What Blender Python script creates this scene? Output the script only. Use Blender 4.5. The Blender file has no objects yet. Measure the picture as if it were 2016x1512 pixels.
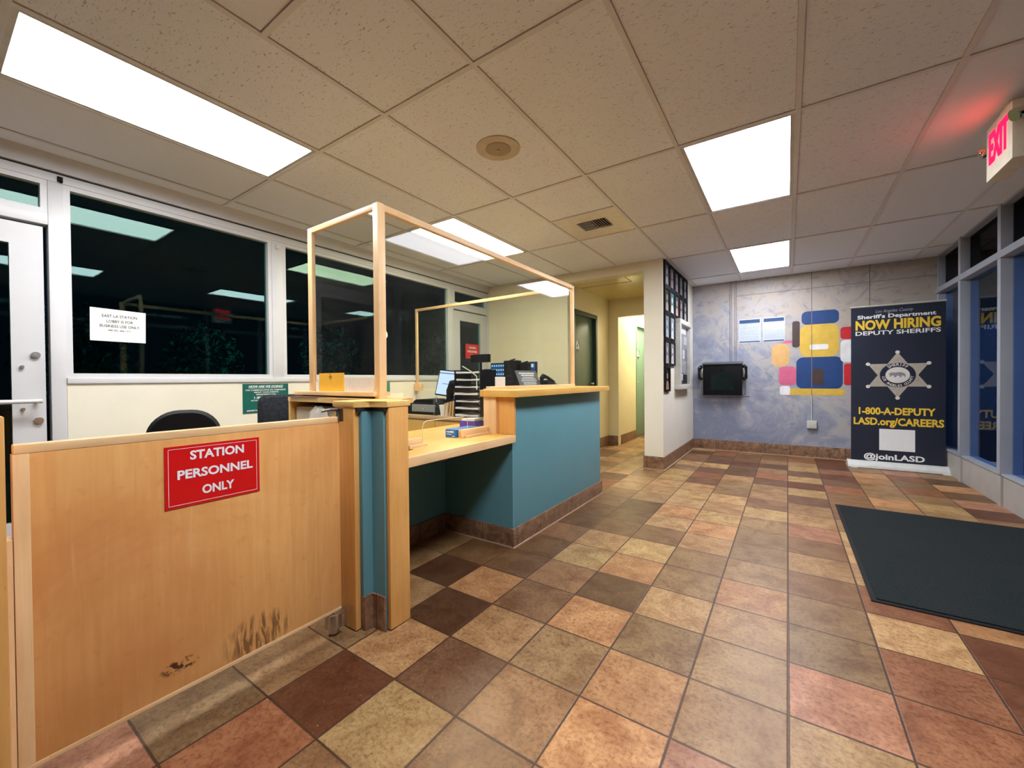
import bpy, bmesh, math, random
from mathutils import Vector, Matrix
random.seed(7)
PI = math.pi
SC = bpy.context.scene
COL = SC.collection

# ------------------------------------------------------------------ camera, world, exposure
CEIL = 2.51
TILE, TX0, TY0 = 0.29817, 0.001, 1.5759          # floor tile pitch and one grid corner
GX0, GY0, GP = 0.0487, 1.442, 0.6096             # ceiling grid

cam_d = bpy.data.cameras.new('camera')
cam = bpy.data.objects.new('camera', cam_d)
COL.objects.link(cam)
SC.camera = cam
cam_d.sensor_width = 36.0
cam_d.lens = 803.14 / 2016 * 36.0
cam_d.clip_start = 0.02
yaw, pitch, roll = -0.594035, -0.0106464, -0.008589
fw = Vector((math.sin(yaw) * math.cos(pitch), math.cos(yaw) * math.cos(pitch), math.sin(pitch)))
rt = Vector((math.cos(yaw), -math.sin(yaw), 0))
up = rt.cross(fw)
rt2 = rt * math.cos(roll) + up * math.sin(roll)
up2 = up * math.cos(roll) - rt * math.sin(roll)
m3 = Matrix((rt2, up2, -fw)).transposed()
cam.matrix_world = Matrix.Translation((0, 0, 1.09)) @ m3.to_4x4()

w = bpy.data.worlds.new('night_sky')
SC.world = w
w.use_nodes = True
w.node_tree.nodes['Background'].inputs[0].default_value = (0.05, 0.14, 0.24, 1)
w.node_tree.nodes['Background'].inputs[1].default_value = 0.008

vs = SC.view_settings
SC.display_settings.display_device = 'sRGB'
vs.view_transform = 'Standard'
vs.look = 'None'
vs.exposure = 1.75
vs.gamma = 1.0
vs.use_curve_mapping = False
LAMP = 9.0                                        # ceiling diffuser emission


def lamp_point(name, loc, col, power, size=0.1):
    d = bpy.data.lights.new(name, 'POINT')
    d.color = col
    d.energy = power
    d.shadow_soft_size = size
    o = bpy.data.objects.new(name, d)
    o.location = loc
    COL.objects.link(o)
    return o


lamp_point('blue_fill_light', (5.2, 8.5, 4.2), (0.25, 0.5, 1.0), 62, 0.2)  # added unseen light, gives the storefront panes their blue
lamp_point('tree_fill_light', (-8.0, 4.2, 3.0), (0.2, 0.95, 1.0), 22, 0.15)  # unseen light added to tint the outdoor trees teal

# ------------------------------------------------------------------ helpers


def lin(r, g, b):
    f = lambda c: ((c / 255 + 0.055) / 1.055) ** 2.4 if c / 255 > 0.04045 else c / 255 / 12.92
    return (f(r), f(g), f(b), 1.0)


class N:
    """small node-graph helper"""

    def __init__(s, name):
        s.m = bpy.data.materials.new(name)
        s.m.use_nodes = True
        s.t = s.m.node_tree
        s.t.nodes.clear()
        s.out = s.n('ShaderNodeOutputMaterial')

    def n(s, typ, **kw):
        x = s.t.nodes.new(typ)
        for k, v in kw.items():
            if k.startswith('i_'):
                x.inputs[k[2:].replace('_', ' ')].default_value = v
            elif k[0] == 'I':
                x.inputs[int(k[1:])].default_value = v
            else:
                setattr(x, k, v)
        return x

    def l(s, a, b):
        s.t.links.new(a, b)

    def math(s, op, a, b=None, clamp=False):
        x = s.n('ShaderNodeMath', operation=op, use_clamp=clamp)
        for i, v in enumerate((a, b)):
            if v is None:
                continue
            if isinstance(v, (int, float)):
                x.inputs[i].default_value = v
            else:
                s.l(v, x.inputs[i])
        return x.outputs[0]

    def coords(s, scale=(1, 1, 1), loc=(0, 0, 0), rot=(0, 0, 0)):
        tc = s.n('ShaderNodeTexCoord')
        mp = s.n('ShaderNodeMapping')
        mp.inputs['Scale'].default_value = scale
        mp.inputs['Location'].default_value = loc
        mp.inputs['Rotation'].default_value = rot
        s.l(tc.outputs['Object'], mp.inputs[0])
        return mp.outputs[0]

    def noise(s, vec, scale=5, detail=4, rough=0.55, dist=0.0):
        x = s.n('ShaderNodeTexNoise')
        x.inputs['Scale'].default_value = scale
        x.inputs['Detail'].default_value = detail
        x.inputs['Roughness'].default_value = rough
        x.inputs['Distortion'].default_value = dist
        s.l(vec, x.inputs['Vector'])
        return x.outputs['Fac']

    def ramp(s, fac, stops):
        x = s.n('ShaderNodeValToRGB')
        e = x.color_ramp.elements
        while len(e) < len(stops):
            e.new(0.5)
        for el, (p, c) in zip(e, stops):
            el.position = p
            el.color = c if len(c) == 4 else (*c, 1)
        s.l(fac, x.inputs[0])
        return x.outputs[0]

    def mix(s, fac, a, b, blend='MIX'):
        x = s.n('ShaderNodeMix', data_type='RGBA', blend_type=blend)
        for i, v in ((0, fac), (6, a), (7, b)):
            if isinstance(v, (int, float, tuple)):
                x.inputs[i].default_value = v
            else:
                s.l(v, x.inputs[i])
        return x.outputs[2]

    def bsdf(s, color, rough=0.5, metal=0.0, bump=None, bstr=0.1, bdist=0.01, spec=0.5, coat=0.0):
        b = s.n('ShaderNodeBsdfPrincipled')
        if isinstance(color, tuple):
            b.inputs['Base Color'].default_value = color
        else:
            s.l(color, b.inputs['Base Color'])
        if isinstance(rough, (int, float)):
            b.inputs['Roughness'].default_value = rough
        else:
            s.l(rough, b.inputs['Roughness'])
        b.inputs['Metallic'].default_value = metal
        b.inputs['Specular IOR Level'].default_value = spec
        b.inputs['Coat Weight'].default_value = coat
        if bump is not None:
            bp = s.n('ShaderNodeBump')
            bp.inputs['Strength'].default_value = bstr
            bp.inputs['Distance'].default_value = bdist
            s.l(bump, bp.inputs['Height'])
            s.l(bp.outputs[0], b.inputs['Normal'])
        s.l(b.outputs[0], s.out.inputs[0])
        return s.m


def c4(c, k=1.0):
    return (min(c[0] * k, 1), min(c[1] * k, 1), min(c[2] * k, 1), 1)


def plain(name, col, rough=0.5, metal=0.0, var=0.08, scale=14, bump=0.0, spec=0.5):
    s = N(name)
    v = s.coords()
    f = s.noise(v, scale, 5)
    c = s.ramp(f, [(0.3, c4(col, 1 - var)), (0.7, c4(col, 1 + var))])
    if bump:
        f2 = s.noise(v, scale * 18, 3)
        return s.bsdf(c, rough, metal, f2, bump, 0.003, spec=spec)
    return s.bsdf(c, rough, metal, spec=spec)


def wood(name, c1, c2, axis='Z', rough=0.38, dark=None):
    s = N(name)
    sc = {'X': (1.2, 16, 16), 'Y': (16, 1.2, 16), 'Z': (16, 16, 1.2)}[axis]
    v = s.coords(sc)
    f = s.noise(v, 3.2, 6, 0.6, 0.6)
    c = s.ramp(f, [(0.25, c1), (0.55, c2), (0.8, c4(c2, 1.1))])
    v2 = s.coords()
    g = s.noise(v2, 3.0, 3)
    c = s.mix(0.35, c, s.ramp(g, [(0.35, c4(c1, 0.85)), (0.65, c4(c2, 1.08))]), 'MIX')
    sp = s.noise(s.coords((40, 40, 14)), 3.0, 2)
    c = s.mix(s.ramp(sp, [(0.68, (0, 0, 0, 1)), (0.78, (.35, .35, .35, 1))]), c, c4(c1, 0.5))
    return s.bsdf(c, rough, 0, f, 0.05, 0.002)


def emissive(name, col, strength):
    s = N(name)
    v = s.coords()
    f = s.noise(v, 20, 2)
    c = s.ramp(f, [(0.0, c4(col, 0.97)), (1.0, col)])
    e = s.n('ShaderNodeEmission')
    e.inputs[1].default_value = strength
    s.l(c, e.inputs[0])
    s.l(e.outputs[0], s.out.inputs[0])
    return s.m


def glass(name, tint, refl_tint=(1, 1, 1, 1), r0=0.06, haze=0.0, haze_col=(.8, .8, .75, 1), rpow=5.0, rk=1.0):
    """clear sheet: tinted see-through, mirror reflection that grows with the angle, optional smudge haze"""
    s = N(name)
    lw = s.n('ShaderNodeLayerWeight')
    lw.inputs[0].default_value = 0.5
    geo = s.n('ShaderNodeNewGeometry')
    p = s.math('POWER', lw.outputs['Facing'], rpow)
    r = s.math('ADD', s.math('MULTIPLY', p, rk - r0), r0)
    r = s.math('MULTIPLY', r, s.math('SUBTRACT', 1.0, geo.outputs['Backfacing']), True)
    tr = s.n('ShaderNodeBsdfTransparent')
    tr.inputs[0].default_value = tint
    gl = s.n('ShaderNodeBsdfGlossy')
    gl.inputs['Color'].default_value = refl_tint
    gl.inputs['Roughness'].default_value = 0.0
    base = tr.outputs[0]
    if haze:
        df = s.n('ShaderNodeBsdfDiffuse')
        df.inputs[0].default_value = haze_col
        hz = s.noise(s.coords((1, 1, 1)), 2.2, 6, 0.65, 1.2)
        hf = s.math('MULTIPLY', s.ramp(hz, [(0.35, (.25, .25, .25, 1)), (0.8, (1, 1, 1, 1))]), haze)
        mx = s.n('ShaderNodeMixShader')
        s.l(hf, mx.inputs[0])
        s.l(tr.outputs[0], mx.inputs[1])
        s.l(df.outputs[0], mx.inputs[2])
        base = mx.outputs[0]
    m2 = s.n('ShaderNodeMixShader')
    s.l(r, m2.inputs[0])
    s.l(base, m2.inputs[1])
    s.l(gl.outputs[0], m2.inputs[2])
    s.l(m2.outputs[0], s.out.inputs[0])
    return s.m


# ---- shape helpers: each adds to a bmesh
def BM():
    return bmesh.new()


def box(bm, x0, x1, y0, y1, z0, z1):
    vs_ = [bm.verts.new(p) for p in
           ((x0, y0, z0), (x1, y0, z0), (x1, y1, z0), (x0, y1, z0), (x0, y0, z1), (x1, y0, z1), (x1, y1, z1), (x0, y1, z1))]
    for q in ((3, 2, 1, 0), (4, 5, 6, 7), (0, 1, 5, 4), (1, 2, 6, 5), (2, 3, 7, 6), (3, 0, 4, 7)):
        bm.faces.new([vs_[i] for i in q])
    return bm


def prism(bm, pts, d, axis='Z', base=0.0):
    """extrude a 2D outline; axis Z: pts=(x,y); axis Y: pts=(x,z); axis X: pts=(y,z)"""
    def P(p, h):
        return {'Z': (p[0], p[1], h), 'Y': (p[0], h, p[1]), 'X': (h, p[0], p[1])}[axis]
    a = [bm.verts.new(P(p, base)) for p in pts]
    b = [bm.verts.new(P(p, base + d)) for p in pts]
    bm.faces.new(a[::-1])
    bm.faces.new(b)
    n = len(pts)
    for i in range(n):
        bm.faces.new((a[i], a[(i + 1) % n], b[(i + 1) % n], b[i]))
    return bm


def _frame(d):
    d = d.normalized()
    u = d.cross(Vector((0, 0, 1)))
    if u.length < 1e-3:
        u = Vector((1, 0, 0))
    u.normalize()
    return u, d.cross(u)


def tube(bm, pts, r, seg=10, cap=True):
    pts = [Vector(p) for p in pts]
    rs = r if isinstance(r, (list, tuple)) else [r] * len(pts)
    rings = []
    for i, p in enumerate(pts):
        d = pts[min(i + 1, len(pts) - 1)] - pts[max(i - 1, 0)]
        u, v = _frame(d)
        if rings and u.dot(pu) < 0:
            u, v = -u, -v
        pu = u
        rings.append([bm.verts.new(p + (u * math.cos(2 * PI * k / seg) + v * math.sin(2 * PI * k / seg)) * rs[i]) for k in range(seg)])
    for a, b in zip(rings, rings[1:]):
        for k in range(seg):
            bm.faces.new((a[k], a[(k + 1) % seg], b[(k + 1) % seg], b[k]))
    if cap:
        bm.faces.new(rings[0][::-1])
        bm.faces.new(rings[-1])
    return bm


def lathe(bm, prof, c=(0, 0, 0), seg=32):
    rings = []
    for r, z in prof:
        rings.append([bm.verts.new((c[0] + r * math.cos(2 * PI * k / seg), c[1] + r * math.sin(2 * PI * k / seg), c[2] + z)) for k in range(seg)])
    for a, b in zip(rings, rings[1:]):
        for k in range(seg):
            bm.faces.new((a[k], a[(k + 1) % seg], b[(k + 1) % seg], b[k]))
    bm.faces.new(rings[0][::-1])
    bm.faces.new(rings[-1])
    return bm


def ball(bm, c, r, sx=1, sy=1, sz=1, seg=16):
    bmesh.ops.create_uvsphere(bm, u_segments=seg, v_segments=seg // 2, radius=r,
                              matrix=Matrix.Translation(c) @ Matrix.Diagonal((sx, sy, sz, 1)))
    return bm


def rrect(x0, x1, y0, y1, r, n=5):
    out = []
    for cx, cy, a0 in ((x1 - r, y1 - r, 0), (x0 + r, y1 - r, 90), (x0 + r, y0 + r, 180), (x1 - r, y0 + r, 270)):
        for k in range(n + 1):
            a = math.radians(a0 + 90 * k / n)
            out.append((cx + r * math.cos(a), cy + r * math.sin(a)))
    return out


def ell(cx, cy, rx, ry, n=28):
    return [(cx + rx * math.cos(2 * PI * k / n), cy + ry * math.sin(2 * PI * k / n)) for k in range(n)]


def obj(name, bm, mat, parent=None, bev=0.0, smooth=True, local=False):
    """link a bmesh as ONE mesh object; world-space vertices are shifted to the parent's origin unless local"""
    if bev:
        bmesh.ops.bevel(bm, geom=list(bm.edges), offset=bev, segments=2, affect='EDGES', profile=0.6, clamp_overlap=True)
    bmesh.ops.recalc_face_normals(bm, faces=bm.faces)
    if parent is not None and not local:
        r = parent
        off = Vector((0, 0, 0))
        while r is not None:
            off += r.location
            r = r.parent
        bmesh.ops.translate(bm, verts=bm.verts, vec=-off)
    me = bpy.data.meshes.new(name)
    bm.to_mesh(me)
    bm.free()
    if smooth:
        me.shade_smooth()
        me.set_sharp_from_angle(angle=math.radians(35))
    me.materials.append(mat)
    o = bpy.data.objects.new(name, me)
    COL.objects.link(o)
    if parent is not None:
        o.parent = parent
    return o


def thing(name, label, cat, loc=(0, 0, 0), group=None, rz=0):
    o = bpy.data.objects.new(name, None)
    o.empty_display_size = 0.05
    COL.objects.link(o)
    o.location = loc
    o.rotation_euler = (0, 0, rz)
    o['label'] = label
    o['category'] = cat
    if group:
        o['group'] = group
    return o


def tag(o, label, cat, group=None):
    o['label'] = label
    o['category'] = cat
    if group:
        o['group'] = group
    return o


def struct(name, bm, mat, parent=None, bev=0.0, smooth=True):
    o = obj(name, bm, mat, parent, bev, smooth)
    if parent is None:
        o['kind'] = 'structure'
    return o


def recenter(o):
    """put a one-mesh thing's origin at the middle of its base"""
    vs_ = [v.co for v in o.data.vertices]
    c = Vector(((min(v.x for v in vs_) + max(v.x for v in vs_)) / 2, (min(v.y for v in vs_) + max(v.y for v in vs_)) / 2, min(v.z for v in vs_)))
    o.data.transform(Matrix.Translation(-c))
    o.location = c
    return o


def face_px(x):      # lettering plane that faces +x (reads along +y)
    return Matrix(((0, 0, 1, x), (1, 0, 0, 0), (0, 1, 0, 0), (0, 0, 0, 1)))


def face_ny(y):      # faces -y (reads along +x)
    return Matrix(((1, 0, 0, 0), (0, 0, -1, y), (0, 1, 0, 0), (0, 0, 0, 1)))


def face_nx(x):      # faces -x (reads along -y)
    return Matrix(((0, 0, -1, x), (-1, 0, 0, 0), (0, 1, 0, 0), (0, 0, 0, 1)))


def text_mesh(s, bold=0.0, ext=0.02, shear=0.0):
    cu = bpy.data.curves.new('lettering', 'FONT')
    cu.body = s
    cu.size = 1
    cu.offset = bold
    cu.extrude = ext
    cu.shear = shear
    cu.align_x = 'CENTER'
    cu.resolution_u = 3
    o = bpy.data.objects.new('lettering', cu)
    COL.objects.link(o)
    dg = bpy.context.evaluated_depsgraph_get()
    me = bpy.data.meshes.new_from_object(o.evaluated_get(dg))
    bpy.data.objects.remove(o)
    bpy.data.curves.remove(cu)
    return me


def letters(bm, M, s, cx, y0, width, height, bold=0.0, shear=0.0, thick=0.0006):
    """one line of text: centred on cx, baseline y0, cap height and width given, on plane M"""
    me = text_mesh(s, bold, 0.02, shear)
    xs = [v.co.x for v in me.vertices]
    sx = width / (max(xs) - min(xs))
    mid = (max(xs) + min(xs)) / 2
    sy = height / 0.69
    T = M @ Matrix(((sx, 0, 0, cx - mid * sx), (0, sy, 0, y0), (0, 0, thick / 0.02, thick), (0, 0, 0, 1)))
    me.transform(T)
    bm.from_mesh(me)
    bpy.data.meshes.remove(me)


def arc_letters(bm, M, s, cx, cy, r, size, a0, a1, inside=False, bold=0.02, thick=0.0006):
    for i, ch in enumerate(s):
        if ch == ' ':
            continue
        a = math.radians(a0 + (a1 - a0) * i / (len(s) - 1))
        me = text_mesh(ch, bold)
        rot = a - PI / 2 if not inside else a + PI / 2
        T = M @ Matrix.Translation((cx + r * math.cos(a), cy + r * math.sin(a), thick)) @ Matrix.Rotation(rot, 4, 'Z') @ \
            Matrix.Diagonal((size, size, thick / 0.02, 1)) @ Matrix.Translation((0, -0.35, 0))
        me.transform(T)
        bm.from_mesh(me)
        bpy.data.meshes.remove(me)


def flat(bm, M, pts, z0=0.0, z1=0.0008):
    """a thin solid plate with outline pts on plane M, between offsets z0 and z1 off the plane"""
    a = [bm.verts.new(M @ Vector((p[0], p[1], z0))) for p in pts]
    b = [bm.verts.new(M @ Vector((p[0], p[1], z1))) for p in pts]
    n = len(pts)
    bm.faces.new(a[::-1])
    bm.faces.new(b)
    for i in range(n):
        bm.faces.new((a[i], a[(i + 1) % n], b[(i + 1) % n], b[i]))
    return bm


def rect(x0, x1, y0, y1):
    return [(x0, y0), (x1, y0), (x1, y1), (x0, y1)]


# ------------------------------------------------------------------ materials
M_WOOD = wood('maple_vertical', lin(214, 152, 78), lin(229, 173, 98), 'Z')
M_WOODY = wood('maple_along', lin(210, 154, 72), lin(226, 178, 94), 'Y')
M_WOODX = wood('maple_across', lin(224, 172, 92), lin(238, 196, 118), 'X')
M_PALE = wood('pale_maple_upright', lin(226, 178, 122), lin(240, 202, 150), 'Z')
M_PALEY = wood('pale_maple_rail', lin(226, 178, 122), lin(240, 202, 150), 'Y')
M_PALEX = wood('pale_maple_cross_rail', lin(226, 178, 122), lin(240, 202, 150), 'X')
M_TEAL = plain('teal_paint', lin(92, 142, 150), 0.5, var=0.03, scale=4, bump=0.05)
M_CREAM = plain('cream_wall_paint', lin(226, 217, 190), 0.6, var=0.02, scale=3, bump=0.08)
M_HALL = plain('hall_wall_paint', lin(226, 214, 172), 0.45, var=0.02, scale=3, bump=0.08)
M_WHITE = plain('white_metal_paint', lin(205, 205, 208), 0.4, var=0.03, scale=5)
M_ALU = plain('painted_storefront_metal', lin(150, 155, 165), 0.45, var=0.05, scale=6)
M_CURB = plain('storefront_kick_plate', lin(160, 155, 148), 0.5, var=0.06, scale=8)
M_STEEL = plain('brushed_steel', (0.55, 0.54, 0.53, 1), 0.3, 1.0, var=0.1)
M_DARK = plain('dark_gap', (0.012, 0.011, 0.012, 1), 0.7)
M_BLACK = plain('black_plastic', (0.005, 0.005, 0.006, 1), 0.6, var=0.2, spec=0.12)
M_BLACKG = plain('black_gloss', (0.008, 0.009, 0.010, 1), 0.12, var=0.2)
M_GREY = plain('grey_plastic', (0.28, 0.28, 0.28, 1), 0.45)
M_PAPER = plain('white_paper', lin(232, 230, 226), 0.7, var=0.03, scale=9)
M_INK = plain('black_ink', (0.02, 0.02, 0.022, 1), 0.7)
M_GREYINK = plain('grey_ink', (0.22, 0.24, 0.25, 1), 0.7)
M_SOFTINK = plain('soft_grey_ink', (0.35, 0.36, 0.38, 1), 0.7)
M_NAVYINK = plain('navy_ink', lin(35, 70, 115), 0.6)
M_RED = plain('red_sign_plastic', lin(214, 12, 14), 0.35, var=0.04)
M_WHITEINK = plain('white_letter', lin(240, 240, 240), 0.5, var=0.02)
M_GREENSIGN = plain('green_sign_plastic', lin(10, 92, 84), 0.4, var=0.04)
M_NAVY = plain('navy_banner_cloth', lin(24, 32, 50), 0.55, var=0.1, scale=3)
M_GOLD = plain('yellow_letter', lin(240, 200, 60), 0.5, var=0.06)
M_SILVER = plain('badge_silver', lin(178, 168, 152), 0.5, var=0.15, scale=20)
M_PEARL = plain('badge_white', lin(222, 216, 206), 0.5, var=0.05)
M_YELLOW = plain('manila_yellow', lin(246, 186, 52), 0.6, var=0.05)
M_MANILA = plain('manila_tan', lin(216, 180, 125), 0.65, var=0.06)
M_DOORG = plain('dark_green_door_paint', lin(72, 96, 74), 0.35, var=0.03)
M_DOORF = plain('dark_green_frame_paint', lin(40, 58, 48), 0.4, var=0.05)
M_DOORP = plain('pale_green_door_paint', lin(118, 152, 132), 0.4, var=0.03)
M_FABRIC = plain('speckled_dark_fabric', (0.011, 0.013, 0.018, 1), 0.95, var=0.8, scale=70, bump=0.3)
M_LEATHER = plain('black_vinyl', (0.007, 0.007, 0.008, 1), 0.62, var=0.2, scale=30, bump=0.1, spec=.2)
M_LGREY = plain('light_grey_metal', lin(196, 194, 184), 0.45)
M_LENS = plain('lamp_head_chrome', (0.75, 0.68, 0.5, 1), 0.12, 1.0)
M_BULK = plain('sign_housing_cream', lin(222, 212, 188), 0.5)
M_BLUE = plain('blue_card_box', lin(28, 104, 170), 0.5)
M_PURPLE = plain('purple_card_box', lin(92, 62, 160), 0.5)
M_DESK = wood('desk_laminate', lin(196, 160, 112), lin(206, 172, 124), 'X')
M_CABDOOR = wood('cabinet_door_wood', lin(200, 150, 60), lin(216, 170, 84), 'Z')
M_FOLIAGE = plain('shrub_leaves', (0.04, 0.15, 0.12, 1), 0.6, var=0.6, scale=9)
M_BARK = plain('tree_bark', (0.06, 0.045, 0.035, 1), 0.9)
M_NIGHTG = plain('outdoor_paving', (0.03, 0.03, 0.035, 1), 0.8)
M_NIGHTW = plain('backdrop_grey', (0.25, 0.27, 0.3, 1), 0.8)
M_GLASSL = glass('dark_window_glass', (0.5, 0.72, 0.70, 1), (0.66, 1.0, 0.88, 1), 0.022, rk=0.6)
M_GLASSR = glass('storefront_glass', (0.55, 0.75, 1.0, 1), (0.8, 0.9, 1.0, 1), 0.03, rk=0.8)
M_GLASST = glass('tinted_transom_glass', (0.08, 0.08, 0.10, 1), (0.8, 0.85, 0.9, 1), 0.02, rk=0.3)
M_ACRYL = glass('acrylic_sheet', (0.93, 0.94, 0.92, 1), (0.95, 0.97, 1, 1), 0.022, 0.014, rpow=6.0, rk=0.55)
M_BOTTLE = glass('clear_bottle', (0.85, 0.9, 0.92, 1), (1, 1, 1, 1), 0.08)
M_DISPG = glass('display_case_glass', (0.95, 0.95, 0.95, 1), (1, 1, 1, 1), 0.02, rk=.4)


def floor_mat():
    s = N('quarry_tile')
    tc = s.n('ShaderNodeTexCoord')
    sp = s.n('ShaderNodeSeparateXYZ')
    s.l(tc.outputs['Object'], sp.inputs[0])

    def edge(o, off):
        u = s.math('DIVIDE', s.math('SUBTRACT', o, off), TILE)
        return s.math('ABSOLUTE', s.math('SUBTRACT', s.math('FRACT', u), 0.5))
    wob = s.math('MULTIPLY', s.math('SUBTRACT', s.noise(tc.outputs['Object'], 60, 3), 0.5), 0.012)
    e = s.math('ADD', s.math('MAXIMUM', edge(sp.outputs[0], TX0), edge(sp.outputs[1], TY0)), wob)
    gr = s.ramp(e, [(0.484, (0, 0, 0, 1)), (0.491, (1, 1, 1, 1))])
    at = s.n('ShaderNodeAttribute', attribute_name='tile')
    big = s.noise(tc.outputs['Object'], 7.5, 6, 0.62, 0.8)
    fine = s.noise(tc.outputs['Object'], 62, 6, 0.72, 0.4)
    spk = s.noise(tc.outputs['Object'], 130, 2)
    c = s.mix(s.ramp(big, [(0.32, (0, 0, 0, 1)), (0.62, (1, 1, 1, 1))]), s.mix(1.0, at.outputs['Color'], (0.60, 0.48, 0.40, 1), 'MULTIPLY'), at.outputs['Color'])
    c = s.mix(0.85, c, s.ramp(fine, [(0.34, (0.50, 0.40, 0.32, 1)), (0.53, (1.0, 0.98, 0.96, 1)), (0.75, (1.16, 1.16, 1.14, 1))]), 'MULTIPLY')
    c = s.mix(s.ramp(spk, [(0.70, (0, 0, 0, 1)), (0.76, (0.5, 0.5, 0.5, 1))]), c, lin(216, 190, 140))
    c = s.mix(gr, c, lin(72, 48, 32))
    rg = s.ramp(fine, [(0.3, (0.32, 0.32, 0.32, 1)), (0.7, (0.5, 0.5, 0.5, 1))])
    h = s.math('SUBTRACT', s.math('MULTIPLY', fine, 0.3), gr)
    return s.bsdf(c, rg, 0, h, 0.35, 0.003, spec=0.35)


def ceil_mat():
    s = N('mineral_fibre_ceiling')
    v = s.coords((1, 1, 1))
    a = s.noise(s.coords((52, 150, 1), rot=(0, 0, 0.06)), 1.0, 2, 0.5, 0.4)
    b = s.noise(v, 1.1, 2)
    holes = s.ramp(a, [(0.64, (0, 0, 0, 1)), (0.685, (1, 1, 1, 1))])
    pin = s.ramp(s.noise(v, 190, 2), [(0.62, (0, 0, 0, 1)), (0.70, (0.35, 0.35, 0.35, 1))])
    base = s.ramp(b, [(0.35, lin(230, 235, 244)), (0.65, lin(235, 240, 248))])
    c = s.mix(s.math('MAXIMUM', s.math('MULTIPLY', holes, 0.6), pin), base, lin(150, 130, 112))
    return s.bsdf(c, 0.85, 0, holes, -0.35, 0.004, spec=0.2)


def ceil_plain():
    s = N('plain_ceiling_tile')
    v = s.coords()
    f = s.noise(v, 160, 3)
    c = s.ramp(f, [(0.3, lin(227, 232, 241)), (0.7, lin(234, 239, 247))])
    return s.bsdf(c, 0.85, spec=0.2)


def mural_mat():
    s = N('painted_sky_wall')
    tc = s.n('ShaderNodeTexCoord')
    sp = s.n('ShaderNodeSeparateXYZ')
    s.l(tc.outputs['Object'], sp.inputs[0])
    n1 = s.noise(tc.outputs['Object'], 1.6, 7, 0.62, 2.4)
    n2 = s.noise(tc.outputs['Object'], 3.4, 6, 0.6, 3.5)
    # more blue low down and near the kiosk corner, more sand high up and near the windows
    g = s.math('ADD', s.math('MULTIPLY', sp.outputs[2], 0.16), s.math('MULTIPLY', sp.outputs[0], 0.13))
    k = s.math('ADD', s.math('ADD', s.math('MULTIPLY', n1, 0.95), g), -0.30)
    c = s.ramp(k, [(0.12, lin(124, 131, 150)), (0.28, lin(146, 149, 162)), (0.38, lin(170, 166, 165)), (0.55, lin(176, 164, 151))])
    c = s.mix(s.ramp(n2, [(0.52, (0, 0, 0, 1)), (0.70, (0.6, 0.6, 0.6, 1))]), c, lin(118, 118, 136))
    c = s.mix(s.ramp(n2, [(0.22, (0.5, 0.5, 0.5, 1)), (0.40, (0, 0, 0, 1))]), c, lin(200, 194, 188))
    return s.bsdf(c, 0.55, 0, n2, 0.05, 0.003)


def base_tile_mat():
    s = N('cove_base_tile')
    v = s.coords()
    f = s.noise(v, 16, 6, 0.65, 1.0)
    c = s.ramp(f, [(0.3, lin(94, 66, 46)), (0.55, lin(138, 104, 78)), (0.75, lin(172, 138, 112))])
    sp = s.n('ShaderNodeSeparateXYZ')
    s.l(v, sp.inputs[0])
    u = s.math('DIVIDE', s.math('ADD', sp.outputs[0], sp.outputs[1]), TILE)
    e = s.math('ABSOLUTE', s.math('SUBTRACT', s.math('FRACT', u), 0.5))
    c = s.mix(s.ramp(e, [(0.488, (0, 0, 0, 1)), (0.494, (1, 1, 1, 1))]), c, lin(74, 52, 38))
    return s.bsdf(c, 0.42, 0, f, 0.1, 0.003)


def mat_mat():
    s = N('ribbed_charcoal_mat')
    v = s.coords()
    f = s.noise(v, 90, 4, 0.75)
    g = s.noise(v, 3, 3)
    c = s.ramp(f, [(0.3, (0.008, 0.010, 0.010, 1)), (0.60, (0.026, 0.030, 0.031, 1)), (0.78, (0.09, 0.095, 0.09, 1))])
    c = s.mix(0.4, c, s.ramp(g, [(0.3, (0.010, 0.017, 0.017, 1)), (0.7, (0.022, 0.024, 0.025, 1))]))
    return s.bsdf(c, 0.95, 0, f, 0.8, 0.006, spec=0.1)


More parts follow.
